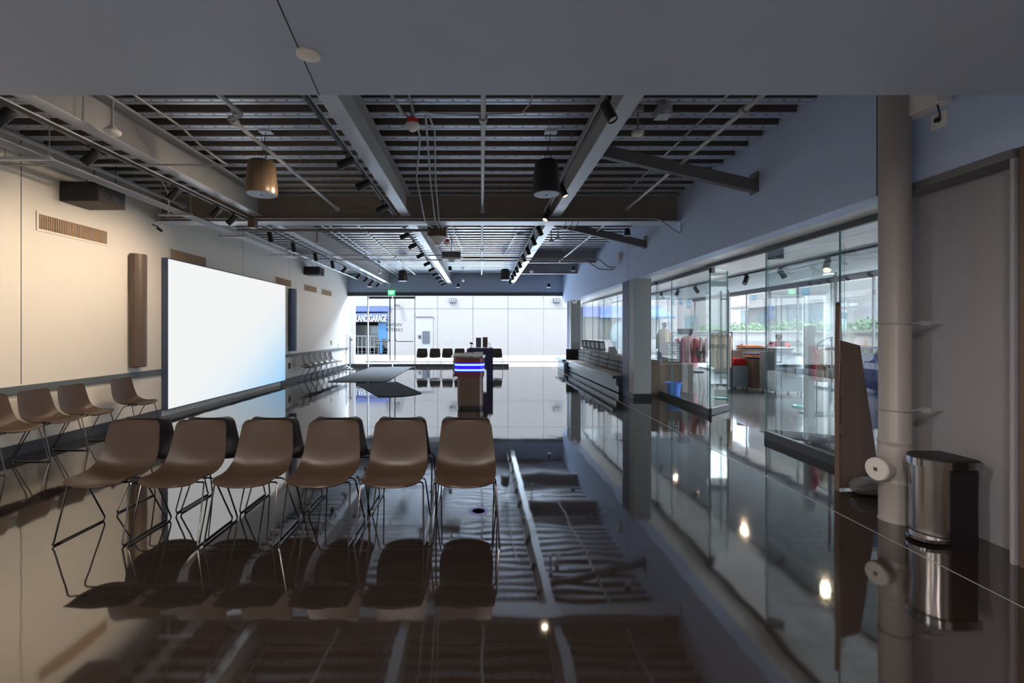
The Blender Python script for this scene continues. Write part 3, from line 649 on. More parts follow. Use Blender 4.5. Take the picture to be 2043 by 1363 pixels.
# ------------------------------------------------------------------ chairs
def chair_proto():
    t = thing('shell_chair', 'x', 'chair', (0, 0, 0))
    prof = [(-.250, .432), (-.243, .440), (-.225, .447), (-.19, .452), (-.15, .451), (-.10, .447), (-.05, .442), (0, .438), (.05, .436), (.09, .440), (.12, .449), (.145, .463), (.163, .482), (.176, .505), (.186, .535), (.196, .575), (.205, .62), (.214, .665), (.223, .71), (.231, .75), (.236, .775), (.240, .795), (.2425, .808), (.2445, .816), (.246, .820)]
    P = [Vector((0, a, b)) for a, b in prof]; n = len(P); L = [0]
    for i in range(1, n): L.append(L[-1]+(P[i]-P[i-1]).length)
    T = L[-1]
    def hw(s):
        u = s/T
        pts = [(0, .208), (.10, .222), (.30, .232), (.45, .236), (.58, .234), (.75, .222), (1, .200)]
        for (a, wa), (b, wb) in zip(pts, pts[1:]):
            if u <= b: w = wa+(wb-wa)*(u-a)/(b-a); break
        r = .05; q = T-s
        if q < r: w -= r-math.sqrt(max(0, r*r-(r-q)**2))
        r = .035
        if s < r: w -= r-math.sqrt(max(0, r*r-(r-s)**2))
        return w
    NU = 17; top = []; bot = []
    for i in range(n):
        tg = (P[min(i+1, n-1)]-P[max(i-1, 0)]).normalized(); nr = Vector((0, -tg.z, tg.y))      # towards the sitter
        u = L[i]/T; curl = .020+.030*math.exp(-((u-.50)/.14)**2)
        if u < .15: curl = .020*u/.15+.008*(1-u/.15)
        row = []; rb = []
        for j in range(NU):
            q = -1+2*j/(NU-1); x = hw(L[i])*q
            fy = .05*(q*q)*max(0, 1-u/.22)
            p = P[i]+nr*(curl*abs(q)**2.6)+Vector((x, fy, 0)); row.append(p)
            rb.append(p-nr*(.012 if abs(q) < .99 else .006))
        top.append(row); bot.append(rb)
    o = n*NU; fi = []; fo = []; vs = [p for r in top for p in r]+[p for r in bot for p in r]
    for i in range(n-1):
        for j in range(NU-1):
            a = i*NU+j; fi.append((a, a+1, a+NU+1, a+NU)); fo.append((a, a+NU, a+NU+1, a+1))
    for i in range(n-1):
        a = i*NU; fi.append((a, a+NU, o+a+NU, o+a)); a = i*NU+NU-1; fi.append((a, o+a, o+a+NU, a+NU))
    for j in range(NU-1):
        fi.append((j, o+j, o+j+1, j+1)); a = (n-1)*NU+j; fi.append((a, a+1, o+a+1, o+a))
    MB().add(vs, fi).build('upholstery', 'leather', t)
    MB().add([p for r in bot for p in r], fo).build('outer_shell', 'black', t)
    for s in (-1, 1):
        x = .252*s; xt = .232*s; r = .0062
        pts = [(.10*s, -.10, .425), (.19*s, -.10, .423), (.215*s, -.105, .425), (xt-.004*s, -.115, .420), (xt, -.125, .405), (x-.004*s, -.22, .03), (x, -.228, .014), (x, -.215, .0075), (x, .2, .0075), (x, .222, .010), (x-.002*s, .228, .03), (x-.006*s, .205, .07), (xt, .025, .39), (xt-.006*s, .015, .41), (.20*s, .010, .420), (.10*s, .010, .418)]
        mb = MB(); mb.tube(pts, r, 8)
        for yy in (-.19, .19): mb.box(x-.010, x+.010, yy-.022, yy+.022, 0, .006)
        mb.build('sled_leg', 'wire', t)
    mb = MB(); mb.box(-.13, .13, -.11, -.09, .424, .434); mb.box(-.13, .13, 0, .02, .414, .428); mb.build('under_frame', 'black', t)
    return t
CH = chair_proto(); first = [True]
def put_chair(x, y, rz, label, group):
    if first[0]:
        first[0] = False; CH.location = (x, y, 0); CH.rotation_euler = (0, 0, rz); CH['label'] = label; CH['group'] = group; return CH
    return dup(CH, (x, y, 0), rz, label, group)
names = ['leftmost', 'second from left', 'third from left', 'third from right', 'second from right', 'rightmost']
for i in range(6):
    x = -2.83+.542*i
    put_chair(x, 3.505, 0, 'brown leather shell chair facing the camera, %s of the front row' % names[i], 'front row of chairs facing the camera')
    put_chair(x-.01, 4.10, PI, 'dark-backed shell chair facing away, %s of the back row' % names[i], 'row of chairs facing away behind the front row')
for d, lb in ((5.15, 'brown shell chair against the cream wall, cut off by the photo edge'), (5.67, 'brown shell chair against the cream wall, second from the photo edge'),
              (6.19, 'brown shell chair against the cream wall, third from the photo edge'), (7.05, 'lone brown shell chair by the wall nearest the screen')):
    put_chair(-5.34, d, PI/2, lb, 'chairs along the near cream wall')
wn6 = ['nearest the screen', 'second from the screen', 'third from the screen', 'third from the glass', 'second from the glass', 'nearest the far glass']
for i in range(6):
    put_chair(-5.34, 14.07+.525*i, PI/2, 'black shell chair in the far wall row, %s' % wn6[i], 'row of chairs on the far left wall')
fx = [842.5, 868, 893, 917, 941, 991]
fl = ['first from the entrance door', 'second from the entrance door', 'third from the entrance door', 'half behind the kiosk, left one', 'behind the navy table', 'right of the navy table']
for q, lb in zip(fx, fl):
    put_chair(PX(q, 19.2), 19.0, 0, 'dark shell chair before the far glass, '+lb, 'chairs in front of the far glass')

# ------------------------------------------------------------------ rugs
def rug(label, pts, h=.012):
    o = MB().prism([(a, b, 0.001) for a, b in pts], (0, 0, h)).build('floor_mat', 'rug', None, False); tag(o, label, 'mat', 'dark floor mats'); return o
rug('long dark grey entrance mat leading from the glass doors', [(-4.67, 13.85), (-2.88, 13.85), (-2.98, 19.5), (-4.7, 19.5)])
A_, B_, C_, D_ = Vector((-3.62, 13.3)), Vector((-2.55, 13.83)), Vector((-1.48, 11.35)), Vector((-2.42, 10.75))
pts = [A_, B_]
ax = (D_-A_).normalized()
for k in range(9):
    t_ = k/8; p = C_.lerp(D_, t_)+ax*.22*math.sin(PI*t_); pts.append(p)
rug('angled dark mat with rounded end in front of the long entrance mat', [(p.x, p.y) for p in pts], .016)
t = thing('floor_patch', 'round lavender patch on the floor behind the rightmost front chair', 'sticker', (PX(955, DF(1020)), DF(1020), 0))  # flat lavender disc carrying a blue ring
sx, sy = PX(955, DF(1020)), DF(1020)
MB().lathe((sx, sy, .0005), [(.088, 0), (.088, .001)], 40).build('disc', 'lavender', t)
MB().lathe((sx, sy, .0015), [(.06, 0), (.06, .0006), (.05, .0006), (.05, 0)], 32).build('ring', 'bluefab2', t)

# ------------------------------------------------------------------ kiosk and navy table
kd = 9.06; kx0, kx1 = PX(912, kd), PX(964, kd)
t = thing('kiosk', 'brown reception kiosk with two glowing blue light bands', 'kiosk', ((kx0+kx1)/2, kd+.3, 0))
def rrect(x0, x1, y0, y1, r, z):
    o = []
    for cx, cy, a in ((x1-r, y1-r, 0), (x0+r, y1-r, 90), (x0+r, y0+r, 180), (x1-r, y0+r, 270)):
        for k in range(7): q = math.radians(a+k*15); o.append((cx+r*math.cos(q), cy+r*math.sin(q), z))
    return o
def rbox(x0, x1, y0, y1, z0, z1, r): return MB().rings([rrect(x0, x1, y0, y1, r, z0), rrect(x0, x1, y0, y1, r, z1)])
hx0, hx1 = PX(906.5, kd), PX(966, kd)
zh0, zh1 = PZ(752, kd), PZ(714, kd)
rbox(kx0+.01, kx1-.01, kd+.02, kd+.49, .0, .065, .11).build('toe_kick', 'black', t)
rbox(kx0, kx1, kd, kd+.5, .065, zh0, .12).build('body', 'kiosk_brown', t)
rbox(hx0, hx1, kd-.02, kd+.52, zh0, zh1, .14).build('head', 'kiosk_red', t)
for yy in (728, 738.5):
    z = PZ(yy, kd); rbox(hx0-.006, hx1+.006, kd-.026, kd+.526, z-.014, z+.014, .145).build('light_band', 'led', t)
rbox(hx0-.003, hx1+.003, kd-.023, kd+.523, PZ(742, kd), PZ(724.5, kd), .142).build('light_band_glow', 'ledglow', t)  # blue glow around the bands put into an emissive strip
rbox(PX(900, kd), PX(969, kd), kd-.04, kd+.55, zh1, PZ(710.5, kd), .10).build('counter_top', 'chrome', t)
zt_ = PZ(710.5, kd)
for i in range(3):
    x = PX(905, kd)+.20*i; o = B(x, x+.185, kd+.03, kd+.36, zt_, zt_+.045+.012*i).build('leaflet_stack', 'white'); tag(o, 'white leaflet stack on the kiosk counter, %s' % ('left', 'middle', 'right')[i], 'leaflets', 'leaflet stacks on the kiosk')
t = thing('pen_holder', 'small glass holder hanging on the left of the kiosk', 'holder', (PX(905, kd), kd, .8))
B(PX(903, kd), PX(907, kd), kd+.02, kd+.1, PZ(752, kd), PZ(746, kd)).build('cup', 'chrome', t); B(PX(905, kd), PX(907, kd), kd+.04, kd+.06, PZ(752, kd), PZ(712, kd)).build('strap', 'chrome', t)
td = 14.0
t = thing('navy_table', 'navy blue tall table standing behind the kiosk', 'table', (0, td+.3, 0))
x0, x1 = PX(936, td), PX(983.5, td)
B(x0, x1, td, td+.7, PZ(737, td), PZ(695, td)).build('cabinet', 'navy', t)
B(PX(971, td), x1, td+.0, td+.7, 0, PZ(737, td)).build('leg_panel', 'navy', t); B(x0, x0+.08, td+.5, td+.7, 0, PZ(737, td)).build('leg_panel', 'navy', t)
zt_ = PZ(695, td)
for i, (q0, q1, yy) in enumerate(((949.5, 960, 674), (963, 973, 673))):
    t = thing('tablet_stand', 'upright grey display on the navy table, %s of the pair' % ('left' if i == 0 else 'right'), 'display', (PX((q0+q1)/2, td), td+.3, zt_), 'displays on the navy table')
    B(PX(q0, td), PX(q1, td), td+.2, td+.23, zt_+.03, PZ(yy, td), bev=.004).build('panel', 'strut_gray' if i == 0 else 'brown_panel', t)
    B(PX(q0, td)+.02, PX(q1, td)-.02, td+.14, td+.3, zt_, zt_+.03).build('foot', 'white', t)
t = thing('barcode_scanner', 'small dark scanner on a bent neck left on navy table', 'scanner', (PX(941, td), td+.2, zt_))
MB().lathe((PX(940, td), td+.2, zt_), [(.05, 0), (.045, .015), (.01, .02)], 16).build('base', 'pipe_gray', t)
MB().tube([(PX(940, td), td+.2, zt_), (PX(939.5, td), td+.2, zt_+.08), (PX(940, td), td+.18, zt_+.13)], .012).build('neck', 'pipe_gray', t); MB().obox((PX(940, td), td+.17, zt_+.15), (.10, .06, .05), (1, 0, -.3)).build('head', 'black', t)
t = thing('sign_easel', 'small white slanted sign holder on the right of the navy table', 'sign holder', (PX(976, td), td+.2, zt_))
MB().obox((PX(975.5, td), td+.2, zt_+.09), (.01, .14, .2), (1, 0, .35)).build('panel', 'white', t); MB().obox((PX(978.5, td), td+.2, zt_+.09), (.012, .1, .19), (1, 0, .35)).build('stand', 'black', t)
t = thing('stanchion', 'white and steel stanchion post with round base by the far corner', 'stanchion', (PX(698.5, 18.9), 18.9, 0))
x = PX(698.5, 18.9)
MB().lathe((x, 18.9, 0), [(.18, 0), (.18, .012), (.06, .03), (.03, .035)], 24).build('base', 'chrome', t); MB().cyl((x, 18.9, .03), (x, 18.9, PZ(672, 18.9)), .03).build('post', 'pipe_gray', t)
B(x-.02, x+.10, 18.87, 18.93, PZ(680, 18.9), PZ(676, 18.9)).build('arm', 'pipe_gray', t)
t = thing('folded_stand', 'folded silver display stand leaning in the far left corner', 'stand', (PX(690.5, 18.6), 18.6, 0))
x = PX(690.5, 18.6)
MB().tube([(x, 18.6, 0.02), (x, 18.6, 1.42), (x+.03, 18.6, 1.48), (x+.06, 18.6, 1.42), (x+.06, 18.6, .9), (x-.05, 18.6, .6)], .014).build('pole', 'chrome', t)
lg = MB(); 
for a in (0, 2.1, 4.2): lg.tube([(x, 18.6, .16), (x+.22*math.cos(a), 18.6+.22*math.sin(a), .012)], .012)
lg.build('leg', 'chrome', t)
# exit sign
ed_ = 18.6
t = thing('exit_sign', 'lit green EXIT sign hanging above the glass entrance', 'sign', (PX(780.5, ed_), ed_, PZ(589, ed_)))
B(PX(774, ed_), PX(788, ed_), ed_-.02, ed_+.02, PZ(589, ed_), PZ(578.8, ed_)).build('face', 'exitgreen', t)
B(PX(774, ed_), PX(788, ed_), ed_-.03, ed_+.03, PZ(578.8, ed_), PZ(576, ed_)).build('housing', 'pipe_gray', t); MB().cyl((PX(781, ed_), ed_, PZ(576, ed_)), (PX(781, ed_), ed_, 4.0), .012).build('stem', 'steel', t)
text_mesh('lettering', 'EXIT', .19, 'exitletters', t, face_minus_y(PX(781, ed_), ed_-.023, PZ(584, ed_)), .003, .62, .004)

# ------------------------------------------------------------------ columns, bench, window sill
def column(label, x0, x1, d0, d1, z1, split, base=True):
    t = thing('column', label, 'column', ((x0+x1)/2, (d0+d1)/2, 0), 'square columns')
    B(x0+.004, x1, d0, d0+split, .115, z1).build('casing', 'colgray', t); B(x0, x0+.36, d0+split, d1, 0, z1).build('inner_post', 'colblue', t)
    B(x0-.01, x1+.01, d0-.01, d0+split+.01, 0, .115).build('base', 'black', t)
column('grey square column with black base beside the shop glass', 3.5, 3.9, 10.46, 11.3, 2.76, .36)
column('grey square column at the far end of the bench', 3.5, 3.88, 17.8, 18.6, 2.76, .36)
bt = thing('bench', 'long dark built-in bench with panelled cushions between the columns', 'bench', (3.6, 14.5, 0))
B(3.42, 3.92, 11.35, 17.7, .02, .18).build('lower_plinth', 'bench_metal', bt)
B(3.36, 3.92, 11.35, 17.7, .20, .36).build('drawer_front', 'bench_metal', bt)
y = 11.32
for i in range(6):
    B(3.26, 3.80, y, y+1.03, .37, .445, bev=.012).build('seat_pad', 'bench_metal', bt); 
    B(3.29, 3.75, y+.01, y+1.02, .445, .452).build('seat_top', 'seat_top', bt)
    for k in range(3): B(3.74-.02*(2-k)+.0, 3.92, y+.012, y+1.018, .46+.13*k, .585+.13*k, bev=.015).build('back_cushion', 'cushion', bt)
    y += 1.05
B(3.3, 3.92, 17.68, 17.76, .1, .86).build('end_panel', 'black', bt)
B(3.16, 3.48, 17.77, 19.45, .36, .44).box(3.25, 3.48, 17.9, 19.4, .0, .3).build('end_table', 'bench_metal', bt)
o = B(3.93, 4.25, 10.9, 19.3, .0, .86).build('window_sill', 'brown_panel'); tag(o, 'low wooden wall and sill behind the bench cushions', 'sill')
bk = MB(); 
for i in range(5):
    c = (4.12, 15.6+.62*i, .86); tt = thing('book_display', 'dark framed booklet standing on the sill, %s from the camera' % ORDN[i], 'booklet', c, 'booklets on the sill')
    MB().obox((4.12, c[1], 1.04), (.26, .02, .34), (1, .35, 0), (0, .25, 1)).build('board', 'black_soft', tt); MB().obox((4.12, c[1]-.015, 1.05), (.16, .01, .2), (1, .35, 0), (0, .25, 1)).build('picture', 'strut_gray', tt)
    MB().tube([(4.12, c[1]+.02, 1.1), (4.12, c[1]+.12, .865)], .008).build('strut', 'black', tt)
tt = thing('sill_basket', 'grey basket with arched handle on the sill near the column', 'basket', (4.08, 12.4, .86))
B(3.98, 4.22, 12.0, 12.5, .862, 1.0, bev=.01).build('body', 'steel', tt); MB().tube([(4.1, 12.0, 1.0), (4.1, 12.05, 1.06), (4.1, 12.5, 1.28), (4.1, 12.9, 1.3)], .012).build('handle', 'strut_gray', tt)
tt = thing('sill_wedge', 'small dark wedge sign on the sill', 'sign', (4.1, 14.2, .86)); MB().prism([(4.0, 14.0, .862), (4.0, 14.4, .862), (4.0, 14.3, 1.06)], (.2, 0, 0)).build('panel', 'strut_gray', tt)
cm = thing('dome_camera', 'white dome camera under the header at the far column', 'camera', (PX(1147, 17.6), 17.6, 2.62))
MB().lathe((PX(1147, 17.6), 17.65, 2.66), [(.02, -.05), (.06, -.03), (.075, 0), (.1, .03), (.1, .1)], 20).build('dome', 'white_plastic', cm)

# ------------------------------------------------------------------ shop glass partition and doors
def gpanel(name, label, p0, p1, z0, z1, rail=True, m='glass', top=True, cat='glass panel', grp=None, railh=.11):
    P0, P1 = Vector((p0[0], p0[1], 0)), Vector((p1[0], p1[1], 0)); ax = P1-P0; L = ax.length; c = (P0+P1)/2
    t = thing(name, label, cat, (c.x, c.y, 0), grp)
    zz0 = z0+(railh if rail else 0); zz1 = z1-(.07 if top else 0)
    MB().obox((c.x, c.y, (zz0+zz1)/2), (L-.01, .012, zz1-zz0), ax).build('pane', m, t, False)
    e = MB(); u = ax.normalized()
    for P in (P0+u*.003, P1-u*.003): e.obox((P.x, P.y, (zz0+zz1)/2), (.006, .013, zz1-zz0), ax)
    e.build('polished_edge', 'glass_edge', t, False)
    if rail:
        MB().obox((c.x, c.y, z0+railh/2), (L, .05, railh), ax).build('bottom_rail', 'rail_dark', t)
        MB().obox((c.x, c.y, z0+railh+.004), (L, .03, .008), ax).build('rail_cap', 'chrome', t)
    if top: MB().obox((c.x, c.y, z1-.035), (L, .05, .07), ax).build('top_rail', 'rail_dark', t)
    return t
def pull(t, p, ax, z0, z1):
    u = Vector((ax[0], ax[1], 0)).normalized(); nn = Vector((-u.y, u.x, 0)); P = Vector((p[0], p[1], 0)); mb = MB()
    for s in (-1, 1):
        q = P+nn*.065*s; mb.cyl((q.x, q.y, z0), (q.x, q.y, z1), .017, n=14)
    for z in (z0+.16, z1-.16):
        a = P-nn*.065; b = P+nn*.065; mb.cyl((a.x, a.y, z), (b.x, b.y, z), .010)
    mb.build('pull_handle', 'steel', t)
gpanel('glass_partition', 'fixed shop glass panel beside the grey column', (4.33, 11.2), (4.30, 10.3), 0, 2.76, grp='shop glass panels')
gpanel('glass_partition', 'fixed shop glass panel ending at the open door corner', (4.30, 10.3), (4.22, 8.42), 0, 2.76, grp='shop glass panels')
t = gpanel('glass_door', 'open glass shop door with tall steel handles, far leaf', (4.22, 8.40), (4.80, 8.88), .02, 2.72, m='glass_green', top=False, cat='door')
pull(t, (4.70, 8.80), (.58, .48), .49, 2.33); MB().obox((4.27, 8.44, 2.69), (.14, .05, .12), (.58, .48, 0)).build('patch_fitting', 'black', t)
t = gpanel('glass_door', 'open glass shop door with tall steel handles, near leaf', (4.16, 6.62), (4.88, 6.12), .02, 2.72, m='glass_green', top=False, cat='door')
pull(t, (4.80, 6.18), (.72, -.5), .46, 2.34); MB().obox((4.24, 6.57, 2.66), (.20, .05, .14), (.72, -.5, 0)).build('patch_fitting', 'black', t)
gpanel('glass_partition', 'fixed shop glass panel between near door leaf and cardboard standee', (4.12, 6.6), (4.09, 5.2), 0, 2.76, grp='shop glass panels')
gpanel('glass_partition', 'fixed shop glass panel hidden by the white pipe', (4.09, 5.2), (4.07, 4.26), 0, 2.76, grp='shop glass panels')
gs = [11.2, 12.8, 14.4, 16.0, 17.6, 19.3]
for i in range(5):
    gpanel('glass_partition', 'glass panel above the bench sill, %s from the grey column' % ORDN[i], (4.30, gs[i]), (4.30, gs[i+1]), .86, 2.76, rail=False, grp='glass panels above the bench')
o = B(4.13, 4.19, 6.62, 8.4, 2.70, 2.758).build('door_track', 'rail_dark'); tag(o, 'dark overhead track above the shop door opening', 'track')
for i, (X, d) in enumerate(((3.9, 5.95), (3.85, 9.6), (3.95, 7.7))):
    t = thing('recessed_downlight', 'round recessed downlight in the pale shop ceiling, %s from the pipe' % ORDN[(0, 2, 1)[i]], 'downlight', (X, d, 2.755), 'recessed downlights')
    MB().lathe((X, d, 2.750), [(.055, .0), (.065, .002), (.065, .012)], 24).build('trim', 'white', t); MB().lathe((X, d, 2.748), [(.05, 0), (.05, .003)], 24).build('lens', 'white', t)
track('lighting track on the pale shop ceiling', 5.46, 4.4, 19, 2.715)
for i, d in enumerate((7.2, 8.3, 9.4, 11.6, 12.7, 13.8)):
    head('black shop track spotlight, %s from the near end' % ORDN[i], 5.46, d, 2.715, (.35 if i % 2 else -.45, -.3, -.8), 'shop track spotlights', lit=(i == 3), energy=18, spot=2.0)

# ------------------------------------------------------------------ near right: pipe, can, standee, header fittings
t = thing('drain_pipe', 'thick off-white vertical drain pipe in front of the blue wall', 'pipe', (3.40, 3.75, 0))
px_, py_ = 3.40, 3.75
MB().lathe((px_, py_, 0), [(.112, 0), (.105, .02), (.105, .30), (.112, .31), (.112, .33), (.107, .34), (.107, .36), (.112, .37), (.112, .60), (.107, .61), (.107, .63), (.112, .64), (.112, .66), (.105, .67), (.105, 3.99)], 40).build('pipe_body', 'pipe_white', t)
dv = Vector((-.99, -.16, 0)).normalized(); c = Vector((px_, py_, .425))
st = MB().lathe(c, [(.080, .03), (.082, .12), (.094, .13), (.094, .165)], 36, dv).build('cleanout_branch', 'pipe_white', t)
cap = MB().lathe(c+dv*.165, [(.090, 0), (.090, .012), (.088, .02), (.02, .021)], 36, dv).build('cleanout_cap', 'white_plastic', t)
MB().obox(c+dv*.187, (.004, .03, .03), dv).build('cap_socket', 'speaker_brown', cap)
for z in (PZ(645, 3.7), PZ(818, 3.7)):
    ring = [(px_+.113*math.cos(a), py_+.113*math.sin(a), z) for a in [2*PI*k/28 for k in range(28)]]
    mb = MB(); mb.tube(ring, .007, 8, closed=True); mb.cyl((px_+.1, py_-.06, z), (px_+.34, py_-.06, z), .007); mb.box(px_+.16, px_+.22, py_-.08, py_-.04, z-.02, z+.02); mb.build('pipe_strap', 'pipe_gray', t)
pipe('thin pipe standing in the corner behind the drain pipe', [(3.68, 3.95, 0), (3.68, 3.95, 2.76)], .03, 'pipe_white', name='corner_pipe', cat='pipe')
pipe('short curved white conduit stub beneath the header', [(3.54, 3.8, 2.77), (3.54, 3.78, 2.70), (3.50, 3.76, 2.60), (3.49, 3.76, 2.55)], .012, 'pipe_white', name='conduit', cat='conduit')
# step can: rounded side to the left, flat back to the wall
def dshape(x0, x1, y0, y1, z, inset=0):
    o = [(x1-inset, y0+inset, z)]; cy = (y0+y1)/2; ry = (y1-y0)/2-inset; rx = ry*.95; cx = x0+rx+inset
    o.append((cx, cy-ry, z))
    for k in range(1, 16): a = -PI/2-PI*k/16; o.append((cx+rx*math.cos(a), cy+ry*math.sin(a), z))
    o += [(cx, cy+ry, z), (x1-inset, y1-inset, z)]; return o[::-1]
t = thing('step_can', 'brushed steel pedal bin with black lid top beside drain pipe', 'bin', (3.47, 3.42, 0))
q = (3.27, 3.60, 3.30, 3.58)
MB().rings([dshape(*q, .0, .0), dshape(*q, .05, .0)]).build('base', 'black', t)
qb = (3.27, 3.41, 3.30, 3.58)
MB().rings([dshape(*qb, .05, .004), dshape(*qb, .545, .004)]).build('body', 'steel_brushed', t)
B(3.405, 3.60, 3.303, 3.577, .05, .545).build('back_reflection', 'black', t)  # dark reflection on the steel painted in as a black block
q2 = (3.255, 3.615, 3.285, 3.595)
MB().rings([dshape(*q2, .545), dshape(*q2, .600)]).build('rim', 'chrome', t)
ld = MB().rings([dshape(*q2, .600, .004), dshape(*q2, .612, .012), dshape(*q2, .618, .04)]).build('lid', 'black', t)
MB().rings([dshape(3.18, 3.38, 3.27, 3.49, .022), dshape(3.18, 3.38, 3.27, 3.49, .045)]).build('pedal', 'chrome', t)
B(3.61, 3.66, 3.36, 3.55, .55, .60).build('hinge', 'black', ld)
# cardboard standee seen from behind
t = thing('cardboard_standee', 'brown cardboard standee seen edge-on from behind with easel flap', 'standee', (3.62, 4.5, 0))
A0 = Vector((3.47, 4.42, 0)); dirb = Vector((.66, .75, 0)).normalized()
sil = [(0, .0), (0, .55), (-.01, .9), (0, 1.2), (.0, 1.45), (.05, 1.62), (.08, 1.80), (.16, 1.84), (.26, 1.80), (.30, 1.62), (.40, 1.50), (.42, 1.1), (.38, .8), (.42, .4), (.42, 0)]
MB().prism([A0+dirb*a+Vector((0, 0, b)) for a, b in sil], Vector((-dirb.y, dirb.x, 0))*.035).build('board', 'cardboard', t, False)
fl_ = Vector((1, .10, 0)).normalized(); A1 = A0+dirb*.03
MB().prism([A1+Vector((0, 0, .02)), A1+fl_*.42+Vector((0, 0, .02)), A1+fl_*.40+Vector((0, 0, .30)), A1+fl_*.22+Vector((0, 0, 1.41)), A1+fl_*.02+Vector((0, 0, 1.46))], Vector((-.1, 1, 0)).normalized()*.012).build('easel_flap', 'cardboard', t, False)
for z in (1.30, .95, .6): B(3.475, 3.50, 4.405, 4.42, z-.05, z+.05).build('tape_clip', 'cardboard', t)
t = thing('sand_bag', 'crumpled grey weight bag at the foot of the cardboard standee', 'bag', (3.70, 4.38, 0))
mb = MB(); rg = []
for i in range(13):
    u = i/12; r = .045+.040*math.sin(PI*u)**.5; cx = 3.53+.36*u
    rg.append([(cx, 4.33+1.15*r*math.cos(2*PI*j/20)*(1+.12*math.sin(j*2.3+i)), max(.002, .08+r*math.sin(2*PI*j/20)*(1+.10*math.sin(j*1.7+i*2)))) for j in range(20)])
mb.rings(rg).build('bag_body', 'strut_gray', t)
# header fittings
t = thing('wall_transmitter', 'white box partly above the outlet on blue wall at upper right', 'box', (3.5, 3.5, 3.26))
B(3.42, XR, 3.42, 3.72, 3.27, 3.6, bev=.008).build('housing', 'white_plastic', t); MB().tube([(3.46, 3.46, 3.27), (3.50, 3.48, 3.21), (3.525, 3.52, 3.18)], .006).build('cable', 'black', t)
t = thing('wall_outlet', 'square white outlet plate with black plug on blue wall', 'outlet', (XR, 3.52, 3.12))
pl = B(XR-.008, XR, 3.462, 3.582, 3.12, 3.24).build('plate', 'white', t); MB().cyl((XR-.03, 3.522, 3.18), (XR-.008, 3.522, 3.18), .018).build('plug', 'black', pl)
t = thing('wall_speaker_box', 'small white box on the far part of the blue wall', 'box', (XR-.04, 11.55, 3.3))
B(XR-.08, XR, 11.48, 11.64, 3.34, 3.54, bev=.008).build('housing', 'white_plastic', t); MB().cyl((XR-.03, 11.6, 3.34), (XR-.03, 11.6, 3.24), .02).build('connector', 'white_plastic', t)

# ------------------------------------------------------------------ shop furniture and clothes
def boxthing(name, label, cat, x0, x1, y0, y1, z0, z1, m, legs=0, grp=None, topm=None):
    t = thing(name, label, cat, ((x0+x1)/2, (y0+y1)/2, 0), grp)
    B(x0, x1, y0, y1, z0, z1, bev=.01).build('body', m, t)
    if topm: B(x0-.01, x1+.01, y0-.01, y1+.01, z1, z1+.02).build('top', topm, t)
    if legs:
        for x in (x0+.06, x1-.06):
            for y in (y0+.06, y1-.06): MB().cyl((x, y, 0), (x, y, z0), .018).build('foot', 'black', t)
    return t
boxthing('shop_counter', 'brown shop counter behind the blue wastebasket', 'counter', 4.50, 5.35, 11.5, 12.3, 0, .70, 'brown_panel', topm='seat_top')
t = thing('pin_display', 'brown board covered with round white badges on the shop counter', 'display board', (4.95, 11.8, .72))
B(4.72, 5.18, 11.86, 11.90, .72, 1.27).build('board', 'brown_panel', t); B(4.75, 5.15, 11.78, 11.86, .72, .74).build('foot', 'brown_panel', t)
pn = MB()
for i in range(5):
    for j in range(7):
        if random.random() < .75: pn.lathe((4.88+.06*i, 11.855, .78+.07*j), [(.026, 0), (.022, .008), (.001, .009)], 12, (0, -1, 0))
pn.build('badges', 'white', t)
t = thing('bottle_row', 'small group of dark bottles at the left end of counter', 'bottles', (4.62, 11.8, .72))
mb = MB()
mb.lathe((4.60, 11.8, .72), [(.05, 0), (.05, .3), (.02, .36), (.02, .42)], 14).lathe((4.68, 11.9, .72), [(.04, 0), (.04, .24), (.015, .3), (.015, .36)], 14); mb.build('glass', 'navy', t)
t = thing('wastebasket', 'bright blue plastic wastebasket on the shop floor behind glass', 'wastebasket', (4.62, 10.95, 0))
mb = MB(); mb.lathe((4.62, 10.95, 0), [(.13, 0), (.165, .30), (.195, .30), (.195, .325), (.16, .325), (.125, .02)], 28); mb.build('tub', 'blueplastic', t)

def garment_mesh(w, L, dp, sl=.5, seed=0, fold=.012):
    rnd = random.Random(seed); mb = MB(); rg = []
    prof = [(0, .05, .05), (-.02, .09, .05), (-.05, .42*w/.42*.5 if False else w*.40, dp*.8), (-.10, w*.5, dp), (-.30, w*.47, dp*1.1), (-.6, w*.49, dp*1.2), (-1, w*.56, dp*1.3)]
    ph = [rnd.random()*6 for _ in range(4)]
    for i in range(len(prof)-1):
        a, b = prof[i], prof[i+1]
        steps = 3 if i > 2 else 1
        for k in range(steps):
            u = k/steps; rg.append(tuple(a[j]+(b[j]-a[j])*u for j in range(3)))
    rg.append(prof[-1]); out = []; n = 28
    for z, hw_, dd in rg:
        ring = []; zz = z*L
        for j in range(n):
            a = 2*PI*j/n; f = fold*abs(z)**.6*math.sin(5*a+ph[0])+fold*.6*abs(z)**.6*math.sin(9*a+ph[1]+z*3)
            ring.append((hw_*math.cos(a)*(1+f*3), (dd+f)*math.sin(a), zz))
        out.append(ring)
    mb.rings(out)
    for s in (-1, 1):
        mb.tube([(s*w*.36, 0, -.06*L), (s*w*.52, 0, -.16*L), (s*w*.60, .01, -.32*L), (s*w*.60, .02, -sl*L)], [.05, .055, .05, .045], 10)
    return mb
